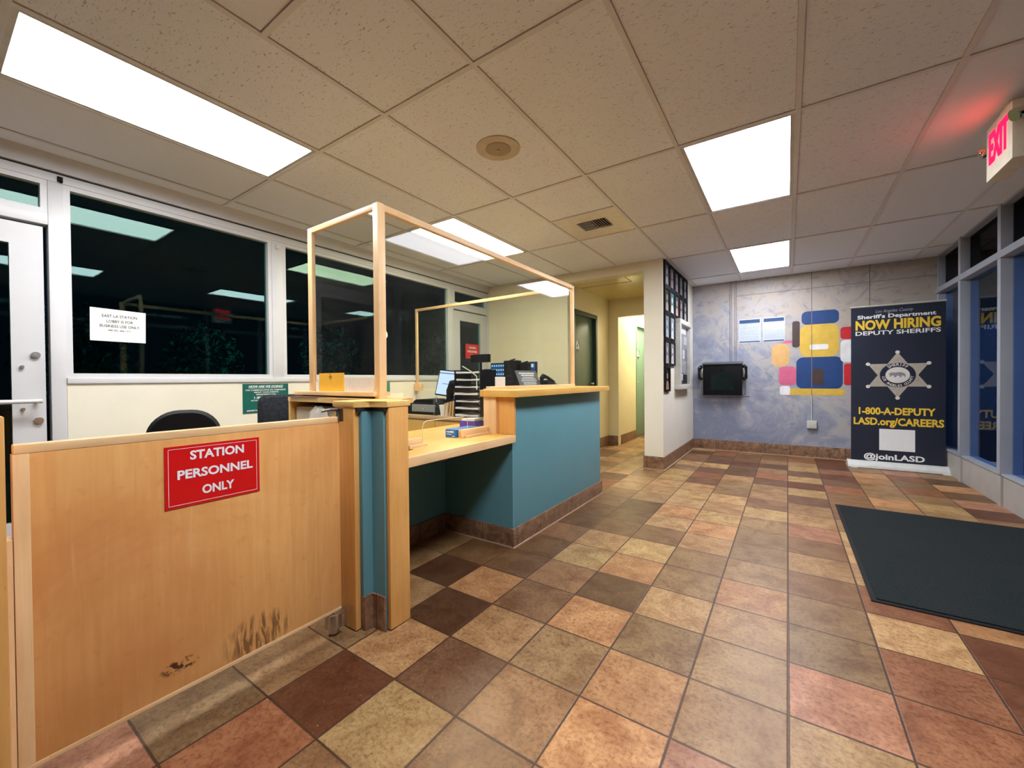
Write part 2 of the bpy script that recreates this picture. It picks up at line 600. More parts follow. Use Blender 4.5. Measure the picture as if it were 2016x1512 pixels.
def gate_mat():
    """worn maple: reddish rubbed middle, pale drips, dark kick scuffs low near the hinge (coordinates from the hinge corner)"""
    s = N('worn_maple_gate')
    tc = s.n('ShaderNodeTexCoord')
    sp = s.n('ShaderNodeSeparateXYZ')
    s.l(tc.outputs['Object'], sp.inputs[0])
    y, z = sp.outputs[1], sp.outputs[2]
    g = s.noise(s.coords((14, 14, 1.0)), 3, 6, 0.6, 0.4)
    c = s.ramp(g, [(0.25, lin(226, 162, 92)), (0.55, lin(237, 178, 106)), (0.8, lin(243, 190, 120))])
    big = s.noise(tc.outputs['Object'], 2.3, 5, 0.6, 0.6)
    c = s.mix(s.ramp(big, [(0.42, (0, 0, 0, 1)), (0.68, (.7, .7, .7, 1))]), c, lin(214, 146, 80))
    blot = s.noise(tc.outputs['Object'], 22, 4)
    c = s.mix(s.ramp(blot, [(0.6, (0, 0, 0, 1)), (0.78, (.45, .45, .45, 1))]), c, lin(200, 132, 70))

    def blob(cy, cz, ry, rz):
        a = s.math('DIVIDE', s.math('SUBTRACT', y, cy), ry)
        b = s.math('DIVIDE', s.math('SUBTRACT', z, cz), rz)
        d = s.math('ADD', s.math('MULTIPLY', a, a), s.math('MULTIPLY', b, b))
        return s.math('SUBTRACT', 1.0, d, True)
    # reddish worn patch low on the latch side
    c = s.mix(s.math('MULTIPLY', s.math('MULTIPLY', blob(-0.72, 0.42, 0.34, 0.42), big), 0.65), c, lin(208, 130, 78))
    st = s.noise(s.coords((26, 26, 3.4), rot=(-0.35, 0, 0)), 2.2, 4, 0.6, 0.7)
    stk = s.ramp(st, [(0.45, (0, 0, 0, 1)), (0.58, (1, 1, 1, 1))])
    sc1 = s.math('MULTIPLY', s.math('MULTIPLY', blob(-0.335, 0.165, 0.13, 0.085), stk), 1.6, True)
    c = s.mix(s.math('MULTIPLY', sc1, .75), c, lin(96, 60, 38))
    sc2 = s.math('MULTIPLY', s.math('MULTIPLY', blob(-0.57, 0.185, 0.055, 0.025), s.ramp(s.noise(tc.outputs['Object'], 45, 3), [(0.46, (0, 0, 0, 1)), (0.56, (1, 1, 1, 1))])), 1.8, True)
    c = s.mix(sc2, c, lin(80, 46, 26))
    dr = s.noise(s.coords((30, 30, 1.6)), 1.6, 3)
    c = s.mix(s.ramp(dr, [(0.62, (0, 0, 0, 1)), (0.74, (.35, .35, .35, 1))]), c, lin(236, 186, 138))
    return s.bsdf(c, 0.36, 0, g, 0.05, 0.002)


M_FLOOR, M_CEIL, M_CEILP, M_MURAL, M_BASE, M_MAT, M_GATE = floor_mat(), ceil_mat(), ceil_plain(), mural_mat(), base_tile_mat(), mat_mat(), gate_mat()
M_TBAR = plain('ceiling_grid_paint', lin(218, 218, 220), 0.6, var=0.03)

# ------------------------------------------------------------------ the setting
XL, XR, YB, YF = -3.8, 1.5, 6.84, -2.4
PAL = {'Y': (210, 176, 122), 'L': (208, 170, 122), 'T': (190, 152, 108), 'P': (210, 160, 112), 'K': (198, 144, 112), 'O': (170, 138, 98),
       'B': (160, 122, 86), 'D': (130, 98, 66), 'R': (126, 80, 54), 'S': (172, 118, 84), 'X': (100, 70, 48), 'N': (140, 104, 76)}
# tile tones read from the photo: row number -> (first column, tones)
KNOWN = {-4: (-7, 'TOSBDTKLL'), -3: (-7, 'OTRYBKLTLT'), -2: (-7, 'TOTNBPKLL'), -1: (-6, 'TXTOPTLTS'), 0: (-6, 'XPBPOOKSL'), 1: (-6, 'DDBDLTOSR'),
         2: (-6, 'TDYPOPOLR'), 3: (-6, 'BBTYOOBSP'), 4: (-5, 'DDBTOTLL'), 5: (-5, 'DDLPOBLY'), 6: (-5, 'BDPYOKYT'), 7: (-5, 'BOLTYTTB'),
         8: (-5, 'TTYLBTNY'), 9: (-5, 'TLTOTNBT'), 10: (-6, 'TOYNOTYB'), 11: (-6, 'YTYSTNRS'), 12: (-6, 'TLONDSYN'), 13: (-6, 'YTLYDTNR'),
         14: (-6, 'OYBNRDYS'), 15: (-7, 'YTTBDBTLR'), 16: (-7, 'TYTDSBBSR'), 17: (-7, 'YOBLSTBBR'), 18: (-7, 'TTDSBTRBS')}
bm = BM()
lay = bm.loops.layers.float_color.new('tile')
rnd = random.Random(11)
for r in range(-14, 27):
    for c in range(-13, 6):
        x0, x1 = TX0 + c * TILE, TX0 + (c + 1) * TILE
        y0, y1 = TY0 + r * TILE, TY0 + (r + 1) * TILE
        x0, x1 = max(x0, XL), min(x1, XR + .06)
        y0, y1 = max(y0, YF), y1
        if x1 <= x0 or y1 <= y0:
            continue
        k = None
        if r in KNOWN and 0 <= c - KNOWN[r][0] < len(KNOWN[r][1]):
            k = KNOWN[r][1][c - KNOWN[r][0]]
        if k is None:
            k = rnd.choice('YLTTPKOOBBDRS' if c > -7 else 'YYLTTOOB')
        j = rnd.uniform(0.92, 1.08)
        col = lin(*[min(255, v * j) for v in PAL[k]])
        g_ = 0.3 * col[0] + 0.5 * col[1] + 0.2 * col[2]
        col = tuple(max(0.0, 0.70 * (v * 1.06 - g_ * 0.06)) for v in col[:3]) + (1,)
        f = bm.faces.new([bm.verts.new(p) for p in ((x0, y0, 0), (x1, y0, 0), (x1, y1, 0), (x0, y1, 0))])
        for lp in f.loops:
            lp[lay] = col
bmesh.ops.remove_doubles(bm, verts=bm.verts, dist=1e-4)
ret = bmesh.ops.extrude_face_region(bm, geom=list(bm.faces))
bmesh.ops.translate(bm, verts=[v for v in ret['geom'] if isinstance(v, bmesh.types.BMVert)], vec=(0, 0, -0.03))
struct('floor', bm, M_FLOOR, smooth=False)

# suspended ceiling: fibre panels between a painted grid; the lamp cells stay open
LIGHTS = [(-5, 0, (0.95, 0.97, 0.98, 1), 'long bright ceiling light over the office behind the wooden gate'),
          (-5, 2, (0.98, 0.95, 0.72, 1), 'yellowish ceiling light above the desk, seen over the acrylic screen rail'),
          (-1, 2, (0.91, 0.95, 1.07, 1), 'white ceiling light in the lobby, between the round speaker and the exit sign'),
          (-1, 4, (0.91, 0.95, 1.07, 1), 'white ceiling light close to the painted back wall'),
          (-1, 0, (0.91, 0.95, 1.07, 1), 'white ceiling light over the lobby near the gate post')]
lamp_cells = {(c, r) for c, r, _, _ in LIGHTS}
GYR = 1.2192
fis, pl = BM(), BM()
cells = []
for c in range(-7, 3):
    for k in range(-4, 6):                       # rows of 4 ft panels
        x0, x1 = GX0 + c * GP, GX0 + (c + 1) * GP
        y0, y1 = GY0 + (k - 1) * GYR, GY0 + k * GYR
        if (c, k * 2 if k <= 0 else k) in ():
            pass
        x0, x1, y0, y1 = max(x0, XL + .04), min(x1, XR - .02), max(y0, YF), min(y1, YB + .1)
        if x1 - x0 < 0.02 or y1 - y0 < 0.02:
            continue
        cells.append((c, k, x0, x1, y0, y1))


def is_lamp(c, k):
    return (c, k) in ((-5, 0), (-5, 2), (-1, 2), (-1, 4), (-1, 0))


vent_cell = (-3, 2)
for c, k, x0, x1, y0, y1 in cells:
    if is_lamp(c, k):
        continue
    if y0 > 4.95 and x0 < -1.3 and False:
        continue
    if (c, k) == vent_cell:
        box(fis, x0, x1, y0, y0 + GYR / 2, CEIL, CEIL + .015)
        continue
    if (c, k) == (-3, 0):
        box(pl, x0, x1, y0, y0 + GYR / 2, CEIL, CEIL + .015)
        box(fis, x0, x1, y0 + GYR / 2, y1, CEIL, CEIL + .015)
        continue
    tgt = pl if (k >= 4 or c >= 1 or c <= -6) else fis
    box(tgt, x0, x1, y0, y1, CEIL, CEIL + .015)
struct('ceiling', fis, M_CEIL, smooth=False)
struct('ceiling_plain_panels', pl, M_CEILP, smooth=False)
bm, bd = BM(), BM()
for c in range(-6, 4):
    x = GX0 + c * GP
    if XL + .05 < x < XR - .05:
        box(bm, x - .012, x + .012, YF, YB, CEIL - .006, CEIL - .002)
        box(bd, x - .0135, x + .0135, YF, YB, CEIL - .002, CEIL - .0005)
for k in range(-3, 5):
    y = GY0 + k * GYR
    box(bm, XL + .04, XR, y - .012, y + .012, CEIL - .0065, CEIL - .002)
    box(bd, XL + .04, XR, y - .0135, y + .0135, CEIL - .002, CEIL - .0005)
for (c, k) in ((-3, 0), vent_cell):
    y = GY0 + (k - 1) * GYR + GYR / 2
    box(bm, GX0 + c * GP, GX0 + (c + 1) * GP, y - .012, y + .012, CEIL - .0065, CEIL - .002)
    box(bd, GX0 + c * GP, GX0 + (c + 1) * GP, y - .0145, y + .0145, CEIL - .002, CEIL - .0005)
g1 = struct('trim_1', bm, M_TBAR, smooth=False)
struct('trim_2', bd, plain('painted_grid_shadow', lin(165, 148, 134), 0.8), smooth=False)  # darker strips edging the bars paint in the shadow gap

# --- window wall
WL = plain('cream_spandrel', lin(228, 222, 204), 0.5, var=0.03, scale=4, bump=0.03)
bm = BM()
box(bm, XL - .14, XL, .567, 4.13, 0, 1.088)
struct('wall_left', bm, WL)
bm = BM()
prism(bm, [(XL - .14, CEIL + .1), (XL + .045, CEIL + .1), (XL + .045, CEIL), (XL + .02, CEIL - .03), (XL + .008, CEIL - .065), (XL + .012, 2.416), (XL - .14, 2.416)], YB - .0 - YF, 'Y' if False else 'Y', YF)
struct('wall_left_head', bm, M_WHITE)
bm = BM()
box(bm, XL - .10, XL - .012, YF, 5.0, 2.404, 2.418)
struct('trim_3', bm, M_DARK)


def window(name, y0, y1, z0, z1, gm=M_GLASSL, fw_=.03, x=XL):
    """frame members round one pane; the pane is its part"""
    bm = BM()
    for a in ((y0, y1, z0, z0 + fw_), (y0, y1, z1 - fw_, z1)):
        box(bm, x - .07, x - .005, *a)
    for a in ((y0, y0 + fw_, z0 + fw_, z1 - fw_), (y1 - fw_, y1, z0 + fw_, z1 - fw_)):
        box(bm, x - .07, x - .006, *a)
    o = struct(name, bm, M_WHITE)
    p = BM()
    box(p, x - .05, x - .044, y0 + fw_ - .004, y1 - fw_ + .004, z0 + fw_ - .004, z1 - fw_ + .004)
    obj('pane', p, gm, o, smooth=False)
    return o


window('window_1', .567, 1.826, 1.125, 2.352)
window('window_2', 1.920, 4.130, 1.125, 2.352)
window('window_3', -.62, .50, 2.145, 2.352)      # transom over the near door
window('window_4', 4.21, 4.97, 2.145, 2.352)     # transom over the far door
bm = BM()
for y0, y1 in ((.50, .567), (1.826, 1.92), (4.13, 4.21)):
    box(bm, XL - .09, XL, y0, y1, 1.125 if y0 > 1 and y0 < 4 else 0, 2.352)
box(bm, XL - .09, XL, -.66, 4.97, 2.352, 2.405)
box(bm, XL - .09, XL + .012, .567, 4.13, 1.088, 1.125)
for y0, y1 in ((-.62, .50), (4.21, 4.97)):
    box(bm, XL - .09, XL, y0, y1, 2.075, 2.145)
box(bm, XL - .09, XL, 4.97, 5.0, 0, 2.405)
box(bm, XL - .09, XL, -.70, -.62, 0, 2.405)
struct('trim_4', bm, M_WHITE, bev=.004)
bm = BM()
box(bm, XL - .14, XL, YF, -.70, 0, 2.5)
struct('wall_left_near', bm, M_CREAM)


def glass_door(name, y0, y1, stile, zb=.01, zt=2.06, mat=M_WHITE):
    bm = BM()
    x0, x1 = XL - .07, XL - .02
    box(bm, x0, x1, y0, y0 + stile, zb, zt)
    box(bm, x0, x1, y1 - stile, y1, zb, zt)
    box(bm, x0, x1, y0 + stile, y1 - stile, zt - .13, zt)
    box(bm, x0, x1, y0 + stile, y1 - stile, zb, zb + .25)
    d = struct(name, bm, mat)
    p = BM()
    box(p, x0 + .02, x0 + .028, y0 + stile - .005, y1 - stile + .005, zb + .24, zt - .12)
    obj('pane', p, M_GLASSL, d, smooth=False)
    return d


d1 = glass_door('door_1', -.60, .480, .135)
bm = BM()
tube(bm, [(XL + .06, -.45, .985), (XL + .06, .455, .985)], .013, 12)
for y in (-.4, .44):
    tube(bm, [(XL - .02, y, .985), (XL + .06, y, .985)], .010, 10)
obj('push_bar', bm, M_WHITE, d1)
for z, y, r in ((1.266, .44, .020), (.864, .448, .020), (1.193, .385, .010), (.937, .386, .010)):
    bm = BM()
    tube(bm, [(XL - .02, y, z), (XL - .004, y, z)], r, 18)
    tube(bm, [(XL - .004, y, z), (XL + .004, y, z)], r * .55, 12)
    obj('lock', bm, M_STEEL, d1)
d2 = glass_door('door_2', 4.225, 4.96, .135)
bm = BM()
box(bm, XL - .018, XL - .012, 4.47, 4.77, 1.40, 1.61)
sg = obj('sign', bm, M_RED, d2)
sg['label'] = 'small red personnel sign on the far glass door'
bm = BM()
Mx = face_px(XL - .012)
letters(bm, Mx, 'STATION', 4.62, 1.545, .15, .028, .02)
letters(bm, Mx, 'PERSONNEL', 4.62, 1.49, .22, .028, .02)
letters(bm, Mx, 'ONLY', 4.62, 1.435, .09, .028, .02)
obj('lettering', bm, M_WHITEINK, sg)

# --- the cream wall across the office, the passage opening and the stub wall with portraits
bm = BM()
box(bm, XL - .14, -2.46, 5.0, 5.14, 0, CEIL + .1)
struct('wall_office', bm, M_CREAM)
bm = BM()
box(bm, -2.46, -1.44, 5.0, 5.14, 2.39, CEIL + .1)
struct('wall_header', bm, M_CREAM)
bm = BM()
box(bm, -1.44, -1.22, 5.0, 9.3, 0, CEIL + .1)
struct('wall_stub', bm, plain('off_white_paint', lin(227, 221, 206), .6, var=.02, scale=3, bump=.06))
bm = BM()
box(bm, -1.22, XR + .16, YB, YB + .12, 0, CEIL + .1)
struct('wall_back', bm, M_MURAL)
bm = BM()
box(bm, XL - .14, XR + .16, YF - .12, YF, 0, CEIL + .1)
struct('wall_near', bm, plain('bounce_damping_dark', lin(96, 82, 70), .6))  # unseen wall, coloured dark to cut the light it bounces back
# passage
bm = BM()
box(bm, -2.60, -2.46, 5.14, 5.20, 0, 2.39)
box(bm, -2.60, -2.46, 5.98, 6.5, 0, 2.39)
box(bm, -2.60, -2.46, 5.20, 5.98, 2.06, 2.39)
struct('wall_passage', bm, M_HALL)
bm = BM()
box(bm, -2.60, -2.29, 6.5, 6.60, 0, 2.39)
box(bm, -2.29, -1.44, 6.5, 6.60, 2.10, 2.39)
struct('wall_passage_end', bm, M_HALL)
bm = BM()
box(bm, -2.43, -2.30, 6.60, 7.50, 0, 2.39)
box(bm, -2.43, -2.30, 8.36, 9.3, 0, 2.39)
box(bm, -2.43, -2.30, 7.50, 8.36, 2.10, 2.39)
struct('wall_rear_passage', bm, M_HALL)
bm = BM()
box(bm, -2.6, -1.2, 9.3, 9.4, 0, 2.39)
struct('wall_rear_end', bm, M_HALL)
bm = BM()
box(bm, -2.62, -1.44, 5.14, 9.4, 2.39, 2.45)
struct('ceiling_passage', bm, plain('passage_ceiling_paint', lin(206, 190, 130), 0.25, var=.02))
bm = BM()
box(bm, -2.46, -1.72, 5.42, 5.428, 2.384, 2.39)
box(bm, -1.728, -1.72, 5.14, 5.42, 2.384, 2.39)
struct('trim_5', bm, M_TBAR)


def slab_door(name, x, y0, y1, zt, mat, fmat, fw_=.05):
    """door in a wall that faces +x, with its casing"""
    bm = BM()
    box(bm, x - .10, x - .045, y0 + .01, y1 - .01, .008, zt - .008)
    d = struct(name, bm, mat, bev=.002)
    f = BM()
    box(f, x - .12, x + .012, y0 - fw_, y0 + .008, 0, zt + fw_)
    box(f, x - .12, x + .012, y1 - .008, y1 + fw_, 0, zt + fw_)
    box(f, x - .12, x + .012, y0 + .008, y1 - .008, zt - .008, zt + fw_)
    obj('casing', f, fmat, d)
    return d


def restroom_sign(door, x, y, z, r=.15):
    Mx = face_px(x)
    b = BM()
    flat(b, Mx, ell(y, z, r, r, 36), 0, .006)
    sg = obj('sign', b, M_DOORF, door)
    sg['label'] = 'round restroom sign with a white triangle'
    b = BM()
    flat(b, Mx, [(y - r * .78, z - r * .5), (y + r * .78, z - r * .5), (y, z + r * .92)], .006, .010)
    obj('triangle', b, M_WHITEINK, sg)
    b = BM()
    flat(b, Mx, ell(y, z + r * .22, r * .09, r * .09, 14), .010, .012)
    flat(b, Mx, [(y - r * .13, z + r * .1), (y + r * .13, z + r * .1), (y + r * .22, z - r * .2), (y - r * .22, z - r * .2)], .010, .012)
    flat(b, Mx, rect(y - r * .09, y - r * .02, z - r * .42, z - r * .2), .010, .012)
    flat(b, Mx, rect(y + r * .02, y + r * .09, z - r * .42, z - r * .2), .010, .012)
    obj('figure', b, M_DOORF, sg)


def door_lever(door, x, y, z):
    b = BM()
    tube(b, [(x, y, z), (x + .05, y, z)], .018, 14)
    tube(b, [(x + .045, y, z), (x + .05, y - .10, z)], .009, 10)
    obj('handle', b, M_STEEL, door)


d3 = slab_door('door_3', -2.46, 5.22, 5.96, 2.02, M_DOORG, M_DOORF)
restroom_sign(d3, -2.505, 5.37, 1.575, .10)
door_lever(d3, -2.505, 5.86, 1.02)
d4 = slab_door('door_4', -2.30, 7.50, 8.36, 2.06, M_DOORP, M_DOORP, .04)
restroom_sign(d4, -2.345, 7.72, 1.56, .10)
door_lever(d4, -2.345, 7.58, 1.03)

# --- storefront on the lobby's street side
bm = BM()
box(bm, XR - .02, XR + .12, YF, YB, 0, .262)
for y in (-1.55, -.6, .35, 1.30, 2.25, 3.20, 4.15, 5.10, 6.05):
    box(bm, XR - .035, XR - .02, y - .035, y + .035, 0, .255)
struct('wall_right', bm, M_CURB)
ys = [YF + .05, -1.55, -.6, .35, 1.30, 2.25, 3.20, 4.15, 5.10, 6.05, 6.82]
bm = BM()
for y in ys[1:-1]:
    box(bm, XR - .04, XR + .09, y - .032, y + .032, .262, CEIL)
box(bm, XR - .03, XR + .09, YF, YF + .06, .262, CEIL)
box(bm, XR - .03, XR + .09, YB - .05, YB, .262, CEIL)
box(bm, XR - .045, XR + .09, YF, YB, 2.062, 2.122)
box(bm, XR - .03, XR + .09, YF, YB, .255, .275)
box(bm, XR - .03, XR + .09, YF, YB, CEIL - .02, CEIL + .04)
struct('trim_6', bm, M_ALU, bev=.003)
n = 5
for a, b in zip(ys, ys[1:]):
    for z0, z1 in ((.275, 2.062), (2.122, CEIL - .02)):
        p = BM()
        box(p, XR + .03, XR + .037, a + .01, b - .01, z0 - .004, z1 + .004)
        struct('window_%d' % n, p, M_GLASSR if z0 < 1 else M_GLASST, smooth=False)
        n += 1

# --- cove base tile
def baseboard(name, segs, h=.155, t=.012):
    bm = BM()
    for x0, x1, y0, y1 in segs:
        box(bm, x0, x1, y0, y1, 0, h)
    return struct(name, bm, M_BASE, bev=.003)


baseboard('baseboard_stub', [(-1.452, -1.208, 4.988, 5.0), (-1.22, -1.208, 5.0, YB)])
baseboard('baseboard_back', [(-1.208, XR - .02, YB - .012, YB)])
baseboard('baseboard_passage', [(-2.46, -2.448, 6.01, 6.5), (-2.448, -2.30, 6.488, 6.5), (-2.30, -2.288, 6.61, 7.46)])
bm = BM()
for a in ((-1.452, -1.196, 4.976, 4.988), (-1.208, -1.196, 4.988, YB - .012), (-1.196, XR - .02, YB - .024, YB - .012)):
    box(bm, *a, 0, .008)
struct('trim_7', bm, plain('pale_grout', lin(176, 150, 126), .7))
# painted-wall joints and the cable raceway down to the outlet box
bm = BM()
for x in (.271, .864):
    box(bm, x - .004, x + .004, YB - .003, YB, .52 if x < .5 else 1.9, CEIL)
box(bm, -.62, 1.48, YB - .003, YB, 2.286, 2.292)
struct('trim_8', bm, plain('wall_joint', lin(120, 108, 108), .7))
bm = BM()
tube(bm, [(.271, YB - .008, .5), (.271, YB - .008, .84)], .006, 8)
struct('trim_9', bm, M_LGREY)

# ------------------------------------------------------------------ outside, at night
bm = BM()
box(bm, -30, XL - .14, -20, 40, -.15, -.10)
o = struct('floor_outside_garden', bm, M_NIGHTG)
bm = BM()
box(bm, XR + .16, 30, -20, 40, -.15, -.10)
struct('floor_outside_plaza', bm, M_NIGHTG)
bm = BM()
box(bm, XR + .3, 16, 13.0, 13.4, -.10, 2.55)
struct('wall_blue_backdrop', bm, M_NIGHTW)  # backdrop added to catch the blue light seen through the storefront
bm = BM()
box(bm, XR + .16, 4.0, YF, 12.9, 2.75, 2.95)
struct('ceiling_canopy', bm, M_NIGHTG)  # unseen canopy, shaped to keep the transom panes dark


def tree(loc, h, r, label, seed):
    rg = random.Random(seed)
    t = thing('tree', label, 'tree', loc, 'trees outside the office window')
    b = BM()
    tube(b, [(0, 0, 0), (.05, .02, h * .4), (0, .05, h * .75)], [.09, .07, .03], 10)
    for k in range(6):
        a = rg.uniform(0, 6.28)
        tube(b, [(.04, .02, h * .4), (r * .6 * math.cos(a), r * .6 * math.sin(a), h * rg.uniform(.6, .9))], [.04, .012], 6)
    obj('trunk', b, M_BARK, t, local=True)
    b = BM()
    for k in range(800):
        d = Vector((rg.gauss(0, 1), rg.gauss(0, 1), rg.gauss(0, 1))).normalized() * (rg.random() ** .4)
        p = Vector((d.x * r, d.y * r, h * .72 + d.z * h * .36))
        u = Vector((rg.gauss(0, 1), rg.gauss(0, 1), rg.gauss(0, 1))).normalized()
        v = u.orthogonal().normalized()
        s_ = rg.uniform(.035, .08)
        b.faces.new([b.verts.new(q) for q in (p - u * s_, p + v * s_ * .45, p + u * s_, p - v * s_ * .45)])
    obj('crown', b, M_FOLIAGE, t, smooth=False, local=True)


tree((-9.2, 1.5, -.1), 2.3, .75, 'dark tree outside, seen through the office window below the notice paper', 1)
tree((-9.6, 3.3, -.1), 2.2, .7, 'dark tree outside, seen through the office window beside its mullion', 2)
tree((-10.2, 6.4, -.1), 2.5, .8, 'dark tree outside, seen through the glass behind the acrylic screen', 3)
tree((-9.5, 9.6, -.1), 2.6, .8, 'dark tree outside, seen beyond the far glass door', 4)

# ------------------------------------------------------------------ ceiling fittings
for c, k, colr, lab in LIGHTS:
    x0, x1 = GX0 + c * GP + .012, GX0 + (c + 1) * GP - .012
    y0, y1 = GY0 + (k - 1) * GYR + .012, GY0 + k * GYR - .012
    t = thing('ceiling_light', lab, 'light', ((x0 + x1) / 2, (y0 + y1) / 2, CEIL), 'recessed ceiling lights')
    b = BM()
    f = .022
    for a in ((x0, x1, y0, y0 + f), (x0, x1, y1 - f, y1), (x0, x0 + f, y0 + f, y1 - f), (x1 - f, x1, y0 + f, y1 - f)):
        box(b, *a, CEIL - .004, CEIL + .03)
    obj('frame', b, M_LGREY, t)
    b = BM()
    box(b, x0 + f, x1 - f, y0 + f, y1 - f, CEIL + .008, CEIL + .018)
    obj('diffuser', b, emissive('lit_diffuser', colr, LAMP), t, smooth=False)
    b = BM()
    box(b, x0, x1, y0, y1, CEIL + .03, CEIL + .09)
    obj('housing', b, M_LGREY, t)
for (x0, x1, y0, y1, st, lab) in ((-2.2, -1.7, 7.0, 8.2, 9.0, 'bright yellow ceiling light in the rear passage by the pale green door'),):
    t = thing('ceiling_light', lab, 'light', ((x0 + x1) / 2, (y0 + y1) / 2, 2.38), 'passage ceiling lights')
    b = BM()
    box(b, x0, x1, y0, y1, 2.378, 2.39)
    obj('frame', b, M_LGREY, t)
    b = BM()
    box(b, x0 + .02, x1 - .02, y0 + .02, y1 - .02, 2.370, 2.378)
    obj('diffuser', b, emissive('warm_diffuser', (1.0, 0.92, 0.70, 1), st), t, smooth=False)

t = thing('ceiling_speaker', 'round beige speaker grille set in a ceiling tile', 'speaker', (-1.468, 2.045, CEIL))
b = BM()
lathe(b, [(.135, 0), (.133, -.006), (.077, -.008), (.077, 0)], (-1.468, 2.045, CEIL), 48)
obj('trim_ring', b, plain('speaker_ring_paint', lin(196, 182, 158), .5), t)
b = BM()
lathe(b, [(.076, 0), (.075, -.009), (.02, -.012)], (-1.468, 2.045, CEIL), 40)
obj('grille', b, plain('speaker_grille', lin(165, 146, 120), .6, bump=.4), t)
b = BM()
ball(b, (-1.468, 2.045, CEIL - .016), .008)
obj('knob', b, plain('speaker_knob', lin(205, 195, 170), .4), t)

vx0, vx1 = GX0 - 3 * GP + .014, GX0 - 2 * GP - .014
vy0, vy1 = GY0 + GYR * 1.5 + .014, GY0 + 2 * GYR - .014
t = thing('air_vent', 'square metal air vent with dark louvres in the ceiling', 'vent', ((vx0 + vx1) / 2, (vy0 + vy1) / 2, CEIL))
lx0, lx1, ly0, ly1 = -1.60, -1.33, 3.445, 3.665
b = BM()
for a in ((vx0, vx1, vy0, ly0), (vx0, vx1, ly1, vy1), (vx0, lx0, ly0, ly1), (lx1, vx1, ly0, ly1)):
    box(b, *a, CEIL - .002, CEIL + .012)
obj('face_plate', b, plain('vent_enamel', lin(222, 218, 206), .35), t)
b = BM()
box(b, lx0 - .005, lx1 + .005, ly0 - .005, ly1 + .005, CEIL + .012, CEIL + .03)
obj('backing', b, M_DARK, t)
for k in range(6):
    b = BM()
    y = ly0 + (k + .5) * (ly1 - ly0) / 6
    prism(b, [(y + .008, CEIL + .006), (y - .006, CEIL - .010), (y - .003, CEIL - .011), (y + .011, CEIL + .005)], (lx1 - lx0) * .5, 'X', lx0)
    obj('louvre', b, M_TBAR, t)
for k in range(6):
    b = BM()
    x = (lx0 + lx1) / 2 + .012 + k * (lx1 - lx0) / 2 / 6
    prism(b, [(x - .008, CEIL + .004), (x + .007, CEIL - .012), (x + .010, CEIL - .010), (x - .005, CEIL + .006)], (ly1 - ly0), 'Y', ly0)
    obj('louvre', b, M_TBAR, t)

# exit sign under the ceiling by the storefront
EX, EY0, EY1, EZ0, EZ1 = .93, 3.10, 3.42, 2.175, 2.465
t = thing('exit_sign', 'white exit sign with glowing red letters hanging from the ceiling', 'sign', (EX + .04, 3.26, EZ0))
b = BM()
box(b, EX, EX + .085, EY0, EY1, EZ0, EZ1)
box(b, EX + .02, EX + .065, EY0 + .1, EY1 - .1, EZ1, CEIL)
obj('housing', b, M_BULK, t, bev=.006)
b = BM()
letters(b, face_nx(EX), 'EXIT', -(EY0 + EY1) / 2 + .005, EZ0 + .085, .235, .155, .03, thick=.002)
obj('lettering', b, emissive('red_exit_glow', (1.0, 0.003, 0.022, 1), 2.3), t)
for y, s_ in ((EY0, -1), (EY1, 1)):
    b = BM()
    tube(b, [(EX + .03, y, EZ1 - .10), (EX + .02, y + s_ * .03, EZ1 - .09)], .010, 10)
    tube(b, [(EX + .03, y + s_ * .045, EZ1 - .085), (EX - .005, y + s_ * .055, EZ1 - .10), (EX - .012, y + s_ * .057, EZ1 - .104)], [.022, .032, .030], 18)
    obj('lamp_head', b, M_LENS, t)

# ------------------------------------------------------------------ gate, posts and counters
t = thing('gate_post', 'wooden post at the latch end of the swing gate', 'post', (-1.60, .07, 0))
b = BM()
box(b, -1.66, -1.555, .0, .128, 0, 1.012)
obj('post', b, M_WOOD, t, bev=.004)
b = BM()
box(b, -1.652, -1.60, .128, .1405, .0, .70)
obj('stop_strip', b, M_PALE, t)

GX = -1.61
t = thing('swing_gate', 'wooden swing gate with a red station personnel sign', 'gate', (GX, 1.045, 0))
b = BM()
box(b, GX - .034, GX, .146, 1.043, .106, .912)
obj('panel', b, M_GATE, t, bev=.002)
b = BM()
box(b, GX - .036, GX + .001, .145, 1.043, .912, .936)
obj('top_edge', b, M_PALEY, t, bev=.004)
b = BM()
box(b, GX - .0345, GX + .0008, .143, .172, .106, .912)
obj('edge_strip', b, M_PALE, t, bev=.002)
b = BM()
box(b, GX - .035, GX + .0012, .146, 1.043, .098, .112)
obj('bottom_edge', b, M_PALEY, t, bev=.002)
b = BM()
flat(b, face_px(GX), rect(.443, .718, .690, .887), .0, .003)
sg = obj('sign', b, M_RED, t)
sg['label'] = 'red sign reading station personnel only'
b = BM()
Mx = face_px(GX + .003)
letters(b, Mx, 'STATION', .588, .840, .158, .027, .03)
letters(b, Mx, 'PERSONNEL', .585, .781, .220, .027, .03)
letters(b, Mx, 'ONLY', .588, .722, .094, .027, .03)
for a in (rect(.452, .709, .8775, .8787), rect(.452, .709, .6985, .6997), rect(.452, .4532, .6985, .8787), rect(.7078, .709, .6985, .8787)):
    flat(b, Mx, a, 0, .0006)
obj('lettering', b, M_WHITEINK, sg)
b = BM()
box(b, GX - .012, GX + .012, 1.036, 1.056, .915, .972)
tube(b, [(GX - .004, 1.046, .966), (GX - .012, 1.01, .968), (GX - .02, .975, .962)], [.009, .008, .006], 10)
obj('top_hinge', b, plain('dark_steel', (.16, .15, .14, 1), .35, 1.0), t, bev=.0015)
b = BM()
tube(b, [(GX - .010, 1.012, .035), (GX - .010, 1.012, .096)], .034, 20)
box(b, GX - .03, GX + .02, 1.0, 1.054, .085, .104)
